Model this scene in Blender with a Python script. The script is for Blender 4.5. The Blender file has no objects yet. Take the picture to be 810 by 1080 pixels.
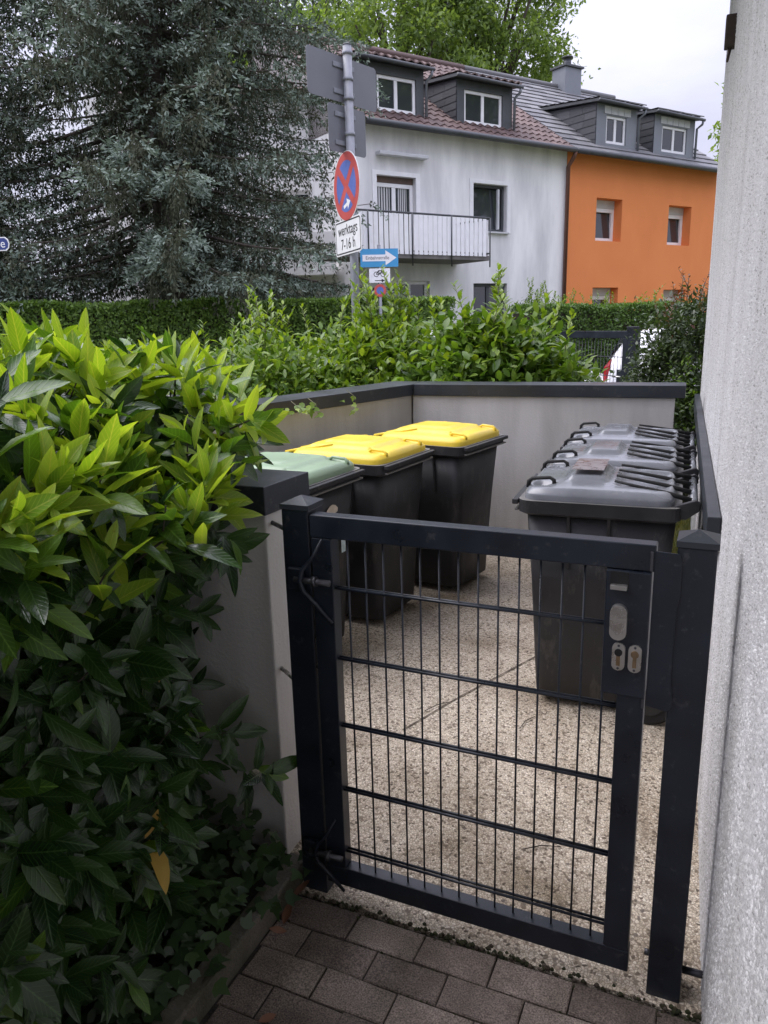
import bpy, bmesh, math, random
import numpy as np
from mathutils import Vector, Matrix, Quaternion
R = math.radians
rng = np.random.default_rng(11)
random.seed(5)
scene = bpy.context.scene
COL = scene.collection
H = 1.64                       # eye height above the paving
# the camera's axes in the place's own axes: X along the gate, Y away from it, Z up
CX = Vector((0.9137187, 0.4055475, -0.0254834))
CY = Vector((0.0768314, -0.2340064, -0.9691945))   # image down
CZ = Vector((-0.3990177, 0.8836132, -0.2449749))   # view direction
FPX = 800.0


def ray(x, y):
    return CX * ((x - 405) / FPX) + CY * ((y - 540) / FPX) + CZ


def at(x, y, D):               # point seen at (x, y), D metres away along the view axis
    return ray(x, y) * D + Vector((0, 0, H))


# ------------------------------------------------------------------ materials
MATS = {}


def nodes_of(name):
    m = bpy.data.materials.new(name)
    m.use_nodes = True
    nt = m.node_tree
    b = nt.nodes['Principled BSDF']
    MATS[name] = m
    return m, nt, b


def N(nt, kind, **kw):
    n = nt.nodes.new(kind)
    for k, v in kw.items():
        if k.startswith('i_'):
            n.inputs[int(k[2:])].default_value = v
        else:
            setattr(n, k, v)
    return n


def ramp(nt, stops, interp='LINEAR'):
    n = nt.nodes.new('ShaderNodeValToRGB')
    n.color_ramp.interpolation = interp
    e = n.color_ramp.elements
    while len(e) < len(stops):
        e.new(0.5)
    for i, (p, c) in enumerate(stops):
        e[i].position = p
        e[i].color = (*c, 1) if len(c) == 3 else c
    return n


def coords(nt, scale=(1, 1, 1), kind='Object'):
    tc = nt.nodes.new('ShaderNodeTexCoord')
    mp = nt.nodes.new('ShaderNodeMapping')
    mp.inputs['Scale'].default_value = scale
    nt.links.new(tc.outputs[kind], mp.inputs['Vector'])
    return mp.outputs['Vector']


def simple(name, col, rough=0.5, metal=0.0, var=0.12, scale=6.0, bump=0.0, bscale=80.0, spec=0.5, stretch=(1, 1, 1), rvar=0.12):
    """paint, plastic, metal ...: colour that drifts a little, uneven gloss, fine bump"""
    m, nt, b = nodes_of(name)
    v = coords(nt, stretch)
    n = N(nt, 'ShaderNodeTexNoise'); n.inputs['Scale'].default_value = scale; n.inputs['Detail'].default_value = 6
    nt.links.new(v, n.inputs['Vector'])
    lo = tuple(max(0, c * (1 - var)) for c in col); hi = tuple(min(1, c * (1 + var)) for c in col)
    r = ramp(nt, [(0.3, lo), (0.7, hi)])
    nt.links.new(n.outputs['Fac'], r.inputs['Fac'])
    nt.links.new(r.outputs['Color'], b.inputs['Base Color'])
    mr = N(nt, 'ShaderNodeMapRange'); mr.inputs['From Min'].default_value = 0.3; mr.inputs['From Max'].default_value = 0.7
    mr.inputs['To Min'].default_value = max(0.02, rough - rvar); mr.inputs['To Max'].default_value = min(1, rough + rvar)
    nt.links.new(n.outputs['Fac'], mr.inputs['Value'])
    nt.links.new(mr.outputs['Result'], b.inputs['Roughness'])
    b.inputs['Metallic'].default_value = metal
    b.inputs['Specular IOR Level'].default_value = spec
    if bump:
        n2 = N(nt, 'ShaderNodeTexNoise'); n2.inputs['Scale'].default_value = bscale; n2.inputs['Detail'].default_value = 4
        nt.links.new(v, n2.inputs['Vector'])
        bp = N(nt, 'ShaderNodeBump'); bp.inputs['Strength'].default_value = bump; bp.inputs['Distance'].default_value = 0.01
        nt.links.new(n2.outputs['Fac'], bp.inputs['Height'])
        nt.links.new(bp.outputs['Normal'], b.inputs['Normal'])
    return m


def leafmat(name, dark, light, rough=0.35, trans=0.3, tcol=None, spec=0.5, vein=False):
    """one tone per leaf (random per island), gloss on top, light passing through"""
    m, nt, b = nodes_of(name)
    g = nt.nodes.new('ShaderNodeNewGeometry')
    mid = tuple((a + c) / 2 for a, c in zip(dark, light))
    r = ramp(nt, [(0, dark), (0.55, mid), (1, light)])
    nt.links.new(g.outputs['Random Per Island'], r.inputs['Fac'])
    leafcol = r.outputs['Color']
    if vein:                     # pale midrib, faint side veins, a blemish here and there
        uvn = nt.nodes.new('ShaderNodeUVMap'); sx = nt.nodes.new('ShaderNodeSeparateXYZ'); nt.links.new(uvn.outputs['UV'], sx.inputs['Vector'])
        def mth(op, a, c=None):
            n_ = nt.nodes.new('ShaderNodeMath'); n_.operation = op
            for i_, v_ in enumerate((a, c)):
                if v_ is None: continue
                if isinstance(v_, (int, float)): n_.inputs[i_].default_value = v_
                else: nt.links.new(v_, n_.inputs[i_])
            return n_.outputs[0]
        av = mth('ABSOLUTE', mth('SUBTRACT', sx.outputs['Y'], .5))
        rib = mth('SUBTRACT', 1.0, mth('MINIMUM', mth('MULTIPLY', av, 22.0), 1.0))
        ph = mth('SINE', mth('MULTIPLY', mth('SUBTRACT', sx.outputs['X'], mth('MULTIPLY', av, .55)), 58.0))
        side = mth('MULTIPLY', mth('MAXIMUM', mth('SUBTRACT', ph, .72), 0.0), .9)
        fac = mth('MINIMUM', mth('ADD', mth('MULTIPLY', rib, .55), side), .6)
        mv = nt.nodes.new('ShaderNodeMix'); mv.data_type = 'RGBA'
        nt.links.new(fac, mv.inputs['Factor']); nt.links.new(leafcol, mv.inputs['A'])
        mv.inputs['B'].default_value = (*[min(.6, c * 1.9 + .03) for c in light], 1)
        nz_ = nt.nodes.new('ShaderNodeTexNoise'); nz_.inputs['Scale'].default_value = 55; nz_.inputs['Detail'].default_value = 3
        nt.links.new(coords(nt), nz_.inputs['Vector'])
        rb = ramp(nt, [(.68, (1, 1, 1)), (.76, (.75, .55, .35))]); nt.links.new(nz_.outputs['Fac'], rb.inputs['Fac'])
        mb_ = nt.nodes.new('ShaderNodeMix'); mb_.data_type = 'RGBA'; mb_.blend_type = 'MULTIPLY'; mb_.inputs['Factor'].default_value = 1
        nt.links.new(mv.outputs['Result'], mb_.inputs['A']); nt.links.new(rb.outputs['Color'], mb_.inputs['B'])
        leafcol = mb_.outputs['Result']
        bp = nt.nodes.new('ShaderNodeBump'); bp.inputs['Strength'].default_value = .5; bp.inputs['Distance'].default_value = .002; bp.invert = True
        nt.links.new(fac, bp.inputs['Height']); nt.links.new(bp.outputs['Normal'], b.inputs['Normal'])
    nt.links.new(leafcol, b.inputs['Base Color'])
    b.inputs['Roughness'].default_value = rough
    b.inputs['Specular IOR Level'].default_value = spec
    tr = nt.nodes.new('ShaderNodeBsdfTranslucent')
    mixc = nt.nodes.new('ShaderNodeMix'); mixc.data_type = 'RGBA'; mixc.blend_type = 'MULTIPLY'; mixc.inputs['Factor'].default_value = 1.0
    nt.links.new(leafcol, mixc.inputs['A'])
    mixc.inputs['B'].default_value = (*(tcol or (1.6, 1.5, 0.5)), 1)
    nt.links.new(mixc.outputs['Result'], tr.inputs['Color'])
    ms = nt.nodes.new('ShaderNodeMixShader'); ms.inputs['Fac'].default_value = trans
    out = nt.nodes['Material Output']
    nt.links.new(b.outputs['BSDF'], ms.inputs[1]); nt.links.new(tr.outputs['BSDF'], ms.inputs[2])
    nt.links.new(ms.outputs['Shader'], out.inputs['Surface'])
    return m


def roughcast(name, base, speck, scale=170.0, bump=0.9, stain=0.25, stain_col=(0.2, 0.19, 0.18)):
    """sprayed render: grain relief, dark specks in the pits, streaks of grime"""
    m, nt, b = nodes_of(name)
    v = coords(nt)
    vo = N(nt, 'ShaderNodeTexVoronoi'); vo.inputs['Scale'].default_value = scale
    n = N(nt, 'ShaderNodeTexNoise'); n.inputs['Scale'].default_value = scale * 0.55; n.inputs['Detail'].default_value = 5; n.inputs['Roughness'].default_value = 0.65
    nt.links.new(v, n.inputs['Vector']); nt.links.new(v, vo.inputs['Vector'])
    r = ramp(nt, [(0.34, speck), (0.46, tuple(0.75 * a + 0.25 * s for a, s in zip(base, speck))), (0.58, base)])
    nt.links.new(n.outputs['Fac'], r.inputs['Fac'])
    v2 = coords(nt, (2.2, 2.2, 0.28))
    n2 = N(nt, 'ShaderNodeTexNoise'); n2.inputs['Scale'].default_value = 3.0; n2.inputs['Detail'].default_value = 8; n2.inputs['Roughness'].default_value = 0.62
    nt.links.new(v2, n2.inputs['Vector'])
    r2 = ramp(nt, [(0.42, (0, 0, 0)), (0.72, (stain, stain, stain))])
    nt.links.new(n2.outputs['Fac'], r2.inputs['Fac'])
    mx = nt.nodes.new('ShaderNodeMix'); mx.data_type = 'RGBA'
    nt.links.new(r2.outputs['Color'], mx.inputs['Factor']); nt.links.new(r.outputs['Color'], mx.inputs['A'])
    mx.inputs['B'].default_value = (*stain_col, 1)
    nt.links.new(mx.outputs['Result'], b.inputs['Base Color'])
    b.inputs['Roughness'].default_value = 0.92; b.inputs['Specular IOR Level'].default_value = 0.2
    bp = N(nt, 'ShaderNodeBump'); bp.inputs['Strength'].default_value = bump; bp.inputs['Distance'].default_value = 0.006
    nt.links.new(n.outputs['Fac'], bp.inputs['Height']); nt.links.new(bp.outputs['Normal'], b.inputs['Normal'])
    return m


def aggregate(name):
    """exposed pebble concrete"""
    m, nt, b = nodes_of(name)
    v0 = coords(nt)
    nw = N(nt, 'ShaderNodeTexNoise'); nw.inputs['Scale'].default_value = 70.0; nw.inputs['Detail'].default_value = 3
    nt.links.new(v0, nw.inputs['Vector'])
    va = nt.nodes.new('ShaderNodeVectorMath'); va.operation = 'SCALE'; va.inputs['Scale'].default_value = 0.012
    nt.links.new(nw.outputs['Color'], va.inputs[0])
    vb = nt.nodes.new('ShaderNodeVectorMath'); vb.operation = 'ADD'
    nt.links.new(v0, vb.inputs[0]); nt.links.new(va.outputs['Vector'], vb.inputs[1]); v = vb.outputs['Vector']
    vo = N(nt, 'ShaderNodeTexVoronoi'); vo.inputs['Scale'].default_value = 118.0; vo.inputs['Randomness'].default_value = 1.0
    nt.links.new(v, vo.inputs['Vector'])
    r = ramp(nt, [(0.0, (0.10, 0.08, 0.065)), (0.12, (0.30, 0.245, 0.19)), (0.2, (0.62, 0.54, 0.43)), (0.5, (0.72, 0.645, 0.54)), (0.72, (0.49, 0.42, 0.335)), (0.88, (0.84, 0.78, 0.68)), (0.95, (0.58, 0.51, 0.42)), (1.0, (0.14, 0.12, 0.11))])
    sep = N(nt, 'ShaderNodeSeparateColor'); nt.links.new(vo.outputs['Color'], sep.inputs['Color'])
    nt.links.new(sep.outputs['Red'], r.inputs['Fac'])
    ve = N(nt, 'ShaderNodeTexVoronoi'); ve.feature = 'DISTANCE_TO_EDGE'; ve.inputs['Scale'].default_value = 118.0
    nt.links.new(v, ve.inputs['Vector'])
    re = ramp(nt, [(0.0, (0, 0, 0)), (0.16, (1, 1, 1))])
    nt.links.new(ve.outputs['Distance'], re.inputs['Fac'])
    mx = nt.nodes.new('ShaderNodeMix'); mx.data_type = 'RGBA'
    nt.links.new(re.outputs['Color'], mx.inputs['Factor'])
    mx.inputs['A'].default_value = (0.26, 0.215, 0.165, 1); nt.links.new(r.outputs['Color'], mx.inputs['B'])
    n = N(nt, 'ShaderNodeTexNoise'); n.inputs['Scale'].default_value = 2.4; n.inputs['Detail'].default_value = 8
    nt.links.new(v, n.inputs['Vector'])
    r3 = ramp(nt, [(0.32, (0.52, 0.48, 0.42)), (0.43, (0.84, 0.81, 0.77)), (0.58, (1.10, 1.09, 1.07))])
    nt.links.new(n.outputs['Fac'], r3.inputs['Fac'])
    mu = nt.nodes.new('ShaderNodeMix'); mu.data_type = 'RGBA'; mu.blend_type = 'MULTIPLY'; mu.inputs['Factor'].default_value = 1
    nt.links.new(mx.outputs['Result'], mu.inputs['A']); nt.links.new(r3.outputs['Color'], mu.inputs['B'])
    nt.links.new(mu.outputs['Result'], b.inputs['Base Color'])
    b.inputs['Roughness'].default_value = 0.8; b.inputs['Specular IOR Level'].default_value = 0.3
    bp = N(nt, 'ShaderNodeBump'); bp.inputs['Strength'].default_value = 0.7; bp.inputs['Distance'].default_value = 0.005
    nt.links.new(ve.outputs['Distance'], bp.inputs['Height']); nt.links.new(bp.outputs['Normal'], b.inputs['Normal'])
    return m


def paver_mat(name):
    m, nt, b = nodes_of(name)
    v = coords(nt)
    g = nt.nodes.new('ShaderNodeNewGeometry')
    r = ramp(nt, [(0, (0.12, 0.10, 0.088)), (0.5, (0.19, 0.16, 0.142)), (1, (0.25, 0.215, 0.19))])
    nt.links.new(g.outputs['Random Per Island'], r.inputs['Fac'])
    n = N(nt, 'ShaderNodeTexNoise'); n.inputs['Scale'].default_value = 260; n.inputs['Detail'].default_value = 4
    nt.links.new(v, n.inputs['Vector'])
    r2 = ramp(nt, [(0.32, (0.45, 0.43, 0.42)), (0.5, (1, 1, 1)), (0.68, (1.7, 1.65, 1.6))])
    nt.links.new(n.outputs['Fac'], r2.inputs['Fac'])
    n3 = N(nt, 'ShaderNodeTexNoise'); n3.inputs['Scale'].default_value = 7; n3.inputs['Detail'].default_value = 7
    nt.links.new(v, n3.inputs['Vector'])
    r3 = ramp(nt, [(0.35, (0.62, 0.6, 0.56)), (0.65, (1.15, 1.12, 1.1))])
    nt.links.new(n3.outputs['Fac'], r3.inputs['Fac'])
    cur = r.outputs['Color']
    for o in (r2.outputs['Color'], r3.outputs['Color']):
        mu = nt.nodes.new('ShaderNodeMix'); mu.data_type = 'RGBA'; mu.blend_type = 'MULTIPLY'; mu.inputs['Factor'].default_value = 1
        nt.links.new(cur, mu.inputs['A']); nt.links.new(o, mu.inputs['B']); cur = mu.outputs['Result']
    nt.links.new(cur, b.inputs['Base Color'])
    b.inputs['Roughness'].default_value = 0.85; b.inputs['Specular IOR Level'].default_value = 0.35
    bp = N(nt, 'ShaderNodeBump'); bp.inputs['Strength'].default_value = 0.6; bp.inputs['Distance'].default_value = 0.003
    nt.links.new(n.outputs['Fac'], bp.inputs['Height']); nt.links.new(bp.outputs['Normal'], b.inputs['Normal'])
    return m


def weathered(name, base, stain, amount=0.5, streak=(1.2, 1.2, 0.35), scale=1.6, fine=40, bump=0.15):
    m, nt, b = nodes_of(name)
    v = coords(nt, streak)
    n = N(nt, 'ShaderNodeTexNoise'); n.inputs['Scale'].default_value = scale; n.inputs['Detail'].default_value = 9; n.inputs['Roughness'].default_value = 0.6
    nt.links.new(v, n.inputs['Vector'])
    mixs = tuple(a * (1 - amount) + s * amount for a, s in zip(base, stain))
    r = ramp(nt, [(0.36, mixs), (0.62, base)])
    nt.links.new(n.outputs['Fac'], r.inputs['Fac'])
    nt.links.new(r.outputs['Color'], b.inputs['Base Color'])
    b.inputs['Roughness'].default_value = 0.9; b.inputs['Specular IOR Level'].default_value = 0.25
    v2 = coords(nt)
    n2 = N(nt, 'ShaderNodeTexNoise'); n2.inputs['Scale'].default_value = fine; n2.inputs['Detail'].default_value = 4
    nt.links.new(v2, n2.inputs['Vector'])
    bp = N(nt, 'ShaderNodeBump'); bp.inputs['Strength'].default_value = bump; bp.inputs['Distance'].default_value = 0.01
    nt.links.new(n2.outputs['Fac'], bp.inputs['Height']); nt.links.new(bp.outputs['Normal'], b.inputs['Normal'])
    return m


def islandmat(name, stops, rough=0.8, bump=0.3, bscale=60):
    m, nt, b = nodes_of(name)
    g = nt.nodes.new('ShaderNodeNewGeometry')
    r = ramp(nt, stops); nt.links.new(g.outputs['Random Per Island'], r.inputs['Fac'])
    nt.links.new(r.outputs['Color'], b.inputs['Base Color'])
    b.inputs['Roughness'].default_value = rough
    v = coords(nt)
    n2 = N(nt, 'ShaderNodeTexNoise'); n2.inputs['Scale'].default_value = bscale; nt.links.new(v, n2.inputs['Vector'])
    bp = N(nt, 'ShaderNodeBump'); bp.inputs['Strength'].default_value = bump; bp.inputs['Distance'].default_value = 0.01
    nt.links.new(n2.outputs['Fac'], bp.inputs['Height']); nt.links.new(bp.outputs['Normal'], b.inputs['Normal'])
    return m


M_anth = simple('anthracite_powder_coat', (0.013, 0.0175, 0.027), 0.36, 0, 0.3, 9, 0.12, 500, rvar=0.12)
M_anthcap = simple('anthracite_sheet_metal', (0.032, 0.037, 0.046), 0.42, 0.1, 0.18, 4, 0.05, 60, rvar=0.1)
M_bin = simple('dark_bin_plastic', (0.022, 0.022, 0.024), 0.5, 0, 0.25, 9, 0.12, 220, rvar=0.1)
M_binlid = simple('grey_lid_plastic', (0.19, 0.20, 0.22), 0.24, 0, 0.18, 5, 0.04, 160, rvar=0.07, spec=0.65)
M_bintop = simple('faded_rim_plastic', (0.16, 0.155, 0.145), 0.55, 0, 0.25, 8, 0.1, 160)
M_yellow = simple('yellow_lid_plastic', (0.82, 0.60, 0.05), 0.42, 0, 0.06, 3, 0.04, 140)
M_green = simple('sage_green_lid_plastic', (0.27, 0.375, 0.24), 0.45, 0, 0.08, 3, 0.04, 140)
def specks(m, col, scale, thr, amount=.8, stretch=(1, 1, 1)):
    """dust, water spots and scuffs: small paler patches"""
    nt = m.node_tree; b = nt.nodes['Principled BSDF']; src = b.inputs['Base Color'].links[0].from_socket
    v = coords(nt, stretch); n = N(nt, 'ShaderNodeTexNoise'); n.inputs['Scale'].default_value = scale; n.inputs['Detail'].default_value = 5; n.inputs['Roughness'].default_value = .7
    nt.links.new(v, n.inputs['Vector']); r = ramp(nt, [(thr, (0, 0, 0)), (thr + .10, (amount,) * 3)]); nt.links.new(n.outputs['Fac'], r.inputs['Fac'])
    x = nt.nodes.new('ShaderNodeMix'); x.data_type = 'RGBA'; nt.links.new(r.outputs['Color'], x.inputs['Factor']); nt.links.new(src, x.inputs['A']); x.inputs['B'].default_value = (*col, 1)
    nt.links.new(x.outputs['Result'], b.inputs['Base Color'])


specks(M_anth, (.075, .075, .078), 34, .60, .5)
specks(M_bin, (.085, .08, .072), 16, .57, .55, (1, 1, .35))
specks(M_binlid, (.28, .28, .28), 22, .60, .4)
specks(M_yellow, (.52, .40, .12), 14, .58, .45)
specks(M_green, (.20, .26, .17), 14, .58, .4)
specks(M_anthcap, (.10, .10, .095), 20, .58, .5)
M_rubber = simple('black_rubber', (0.015, 0.015, 0.015), 0.75)
M_steel = simple('brushed_steel', (0.55, 0.54, 0.52), 0.32, 0.9, 0.08, 30, 0.05, 300)
M_zinc = simple('galvanised_steel', (0.24, 0.25, 0.27), 0.58, 0.3, 0.2, 12, 0.05, 60)
M_darksteel = simple('dark_bolt_steel', (0.10, 0.10, 0.11), 0.45, 0.7, 0.2, 30)
M_brass = simple('worn_brass', (0.28, 0.2, 0.12), 0.4, 0.8, 0.2, 60)
M_hole = simple('keyhole_black', (0.006, 0.006, 0.006), 0.6)
M_cream = simple('cream_sticker', (0.62, 0.54, 0.44), 0.7, 0, 0.15, 40, 0.3, 90)
M_label = simple('pale_blue_sticker', (0.55, 0.66, 0.68), 0.6, 0, 0.2, 60)
M_red_sticker = simple('painted_pink_reflection', (0.20, 0.18, 0.182), 0.30, 0, 0.3, 22)  # reddish reflection on the lid, put into the colour
M_rough = roughcast('grey_white_roughcast', (0.66, 0.655, 0.66), (0.50, 0.495, 0.49), 150, 1.0, 0.45, (0.33, 0.32, 0.31))
M_grain = islandmat('roughcast_grains', [(0, (0.40, 0.395, 0.395)), (0.18, (0.62, 0.615, 0.62)), (0.5, (0.70, 0.695, 0.70)), (1, (0.76, 0.755, 0.76))], 0.9, 0.2, 400)
_nt = M_grain.node_tree; _b = _nt.nodes['Principled BSDF']; _src = _b.inputs['Base Color'].links[0].from_socket
_v = coords(_nt, (1.6, 1.6, .5)); _n2 = N(_nt, 'ShaderNodeTexNoise'); _n2.inputs['Scale'].default_value = 2.2; _n2.inputs['Detail'].default_value = 9; _n2.inputs['Roughness'].default_value = .65
_nt.links.new(_v, _n2.inputs['Vector']); _r2 = ramp(_nt, [(.36, (.66, .65, .63)), (.5, (.92, .92, .91)), (.62, (1, 1, 1))]); _nt.links.new(_n2.outputs['Fac'], _r2.inputs['Fac'])
_m = _nt.nodes.new('ShaderNodeMix'); _m.data_type = 'RGBA'; _m.blend_type = 'MULTIPLY'; _m.inputs['Factor'].default_value = 1
_nt.links.new(_src, _m.inputs['A']); _nt.links.new(_r2.outputs['Color'], _m.inputs['B']); _nt.links.new(_m.outputs['Result'], _b.inputs['Base Color'])
M_wall = weathered('beige_grey_render', (0.62, 0.605, 0.58), (0.33, 0.32, 0.30), 0.48, (2.0, 2.0, 0.32), 2.0, 90, 0.25)
M_slab = aggregate('exposed_aggregate')
M_paver = paver_mat('brown_grey_pavers')
M_joint = simple('joint_sand', (0.045, 0.04, 0.034), 0.95, 0, 0.4, 60, 0.6, 200)
M_slabjoint = simple('slab_joint_dirt', (0.13, 0.105, 0.08), 0.95, 0, 0.5, 60, 0.4, 200)
M_soil = simple('dark_soil', (0.030, 0.024, 0.018), 0.95, 0, 0.5, 30, 0.8, 60)
M_kerb = weathered('mossy_concrete_kerb', (0.16, 0.145, 0.12), (0.06, 0.06, 0.035), 0.8, (1, 1, 1), 7, 120, 0.5)
M_ground = simple('rough_lawn_soil', (0.085, 0.095, 0.03), 0.95, 0, 0.5, 14, 0.7, 60)
M_asphalt = simple('asphalt', (0.055, 0.055, 0.057), 0.9, 0, 0.2, 40, 0.5, 300)
M_sidewalk = simple('sidewalk_slabs', (0.27, 0.26, 0.245), 0.9, 0, 0.15, 5, 0.3, 120)
M_white_house = weathered('weathered_white_render', (0.87, 0.865, 0.85), (0.42, 0.42, 0.43), 0.55, (1.3, 1.3, 0.3), 1.1, 60, 0.15)
M_orange = weathered('orange_render', (0.80, 0.275, 0.095), (0.70, 0.225, 0.075), 0.5, (1, 1, 0.7), 0.8, 60, 0.1)
M_left_house = weathered('cream_white_render', (0.78, 0.77, 0.74), (0.6, 0.58, 0.54), 0.5, (1, 1, 0.5), 0.8, 60, 0.1)
M_tile = islandmat('red_brown_pantiles', [(0, (0.08, 0.05, 0.045)), (0.5, (0.118, 0.075, 0.066)), (1, (0.155, 0.105, 0.092))], 0.7)
M_slate_tile = islandmat('grey_roof_slabs', [(0, (0.10, 0.10, 0.105)), (0.5, (0.15, 0.15, 0.155)), (1, (0.19, 0.19, 0.19))], 0.7)
M_slate = islandmat('dark_slate_cheek', [(0, (0.03, 0.032, 0.038)), (1, (0.06, 0.062, 0.07))], 0.55)
M_greymetal = simple('grey_sheet_cladding', (0.20, 0.215, 0.235), 0.5, 0.2, 0.1, 4)
M_darkmetal = simple('dark_gutter_metal', (0.07, 0.075, 0.08), 0.5, 0.2, 0.15, 6)
M_copper = simple('brown_downpipe', (0.16, 0.075, 0.055), 0.5, 0.2, 0.15, 6)
M_pvc = simple('white_window_plastic', (0.80, 0.80, 0.80), 0.4, 0, 0.04)
M_shutter = simple('grey_shutter_box', (0.55, 0.56, 0.57), 0.5, 0, 0.06)
M_balc = simple('white_balcony_slats', (0.88, 0.88, 0.89), 0.5, 0, 0.04)
M_slabdark = simple('weathered_balcony_slab', (0.16, 0.15, 0.14), 0.9, 0, 0.3, 6, 0.3)
M_curtain = simple('net_curtain', (0.62, 0.62, 0.62), 0.9, 0, 0.08, 40, stretch=(1, 1, 0.05))
M_brownwood = simple('brown_shutter_wood', (0.10, 0.065, 0.05), 0.6, 0, 0.2, 8)
m, nt, b = nodes_of('window_glass')
b.inputs['Base Color'].default_value = (0.035, 0.04, 0.045, 1); b.inputs['Roughness'].default_value = 0.04; b.inputs['Specular IOR Level'].default_value = 0.9
_n = N(nt, 'ShaderNodeTexNoise'); _n.inputs['Scale'].default_value = 1.3
_bp = N(nt, 'ShaderNodeBump'); _bp.inputs['Strength'].default_value = 0.06; _bp.inputs['Distance'].default_value = 0.02
nt.links.new(_n.outputs['Fac'], _bp.inputs['Height']); nt.links.new(_bp.outputs['Normal'], b.inputs['Normal'])
M_glass = m
M_signback = simple('grey_sign_back', (0.19, 0.195, 0.21), 0.55, 0.3, 0.08, 5)
M_signred = simple('faded_sign_red', (0.50, 0.085, 0.075), 0.45, 0, 0.08, 8)
M_signblue = simple('faded_sign_blue', (0.10, 0.15, 0.42), 0.45, 0, 0.08, 8)
M_cyan = simple('one_way_sign_blue', (0.06, 0.30, 0.55), 0.45, 0, 0.06, 8)
M_signwhite = simple('sign_white', (0.80, 0.80, 0.80), 0.4, 0, 0.04, 8)
M_signblack = simple('sign_black', (0.02, 0.02, 0.022), 0.5)
M_navy = simple('street_sign_blue', (0.03, 0.05, 0.20), 0.45)
M_carwhite = simple('white_car_paint', (0.80, 0.80, 0.80), 0.15, 0, 0.02, 3, rvar=0.04)
M_carblack = simple('black_car_trim', (0.02, 0.02, 0.022), 0.5)
M_carglass = simple('dark_car_glass', (0.02, 0.024, 0.026), 0.05, 0, 0.1, 3, rvar=0.03, spec=0.9)
M_tail = simple('red_lamp_glass', (0.33, 0.015, 0.02), 0.15, 0, 0.25, 30)
M_lamp = simple('clear_lamp_glass', (0.6, 0.62, 0.65), 0.1, 0.3, 0.1, 20)
M_bark = simple('grey_brown_bark', (0.075, 0.06, 0.048), 0.95, 0, 0.4, 14, 0.8, 40, stretch=(1, 1, 0.3))
M_twig = simple('olive_twig', (0.10, 0.095, 0.045), 0.7, 0, 0.3, 20)
M_darktwig = simple('dark_stem', (0.045, 0.036, 0.026), 0.8, 0, 0.3, 20)
M_rust = simple('rusty_iron', (0.055, 0.04, 0.03), 0.75, 0.2, 0.3, 40, 0.3, 120)

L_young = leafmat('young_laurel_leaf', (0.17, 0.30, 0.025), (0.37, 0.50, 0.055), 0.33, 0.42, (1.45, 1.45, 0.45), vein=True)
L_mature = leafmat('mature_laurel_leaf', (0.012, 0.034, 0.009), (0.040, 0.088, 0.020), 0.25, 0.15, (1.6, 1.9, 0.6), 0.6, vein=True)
L_mid = leafmat('mid_green_laurel_leaf', (0.055, 0.125, 0.02), (0.125, 0.23, 0.032), 0.28, 0.3, (1.5, 1.6, 0.4), vein=True)
L_yellowed = leafmat('yellowed_leaf', (0.40, 0.22, 0.03), (0.55, 0.36, 0.06), 0.5, 0.3, (1.2, 1.0, 0.4))
L_ivy = leafmat('ivy_leaf', (0.028, 0.055, 0.022), (0.065, 0.11, 0.04), 0.38, 0.1, (1.4, 1.6, 0.6))
L_hedge = leafmat('clipped_hedge_leaf', (0.05, 0.10, 0.02), (0.14, 0.24, 0.045), 0.5, 0.3, (1.4, 1.5, 0.5))
L_hedgebright = leafmat('light_green_hedge_leaf', (0.07, 0.135, 0.025), (0.18, 0.29, 0.05), 0.5, 0.32, (1.4, 1.5, 0.5))  # lighter green leaf tone of the long hedge
L_shrub = leafmat('bright_shrub_leaf', (0.10, 0.185, 0.022), (0.27, 0.37, 0.05), 0.4, 0.38, (1.4, 1.4, 0.4))
L_shrubdark = leafmat('deep_green_shrub_leaf', (0.06, 0.125, 0.018), (0.18, 0.285, 0.04), 0.36, 0.34, (1.4, 1.5, 0.5))
L_redleaf = leafmat('reddish_shoot_leaf', (0.12, 0.045, 0.03), (0.20, 0.11, 0.05), 0.45, 0.3, (1.4, 1.1, 0.6))
L_privet = leafmat('dark_privet_leaf', (0.026, 0.046, 0.016), (0.085, 0.125, 0.04), 0.42, 0.2, (1.4, 1.5, 0.6))
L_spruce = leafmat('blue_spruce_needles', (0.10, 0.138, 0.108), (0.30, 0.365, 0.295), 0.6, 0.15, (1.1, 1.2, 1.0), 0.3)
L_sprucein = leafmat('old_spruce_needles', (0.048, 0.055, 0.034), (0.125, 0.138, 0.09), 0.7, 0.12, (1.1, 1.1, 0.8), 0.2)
L_ash = leafmat('light_green_tree_leaf', (0.105, 0.17, 0.045), (0.25, 0.345, 0.10), 0.5, 0.45, (1.3, 1.3, 0.5))
L_dead = leafmat('dead_brown_leaf', (0.14, 0.06, 0.035), (0.25, 0.12, 0.07), 0.6, 0.15, (1.2, 1.0, 0.8))


# ------------------------------------------------------------------ objects
def tag(o, label=None, cat=None, group=None, kind=None):
    if label: o['label'] = label
    if cat: o['category'] = cat
    if group: o['group'] = group
    if kind: o['kind'] = kind
    return o


def thing(name, label, cat, loc=(0, 0, 0), rz=0.0, group=None):
    o = bpy.data.objects.new(name, None)
    o.empty_display_size = 0.1
    COL.objects.link(o)
    o.location = loc; o.rotation_euler = (0, 0, rz)
    return tag(o, label, cat, group)


def link_mesh(name, me, mats, parent=None):
    o = bpy.data.objects.new(name, me)
    COL.objects.link(o)
    for mm in (mats if isinstance(mats, (list, tuple)) else [mats]):
        me.materials.append(mm)
    if parent is not None: o.parent = parent
    return o


def copy_tree(o, parent=None):
    c = o.copy(); COL.objects.link(c)
    if parent is not None: c.parent = parent
    for ch in list(o.children):
        copy_tree(ch, c)
    return c


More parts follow.
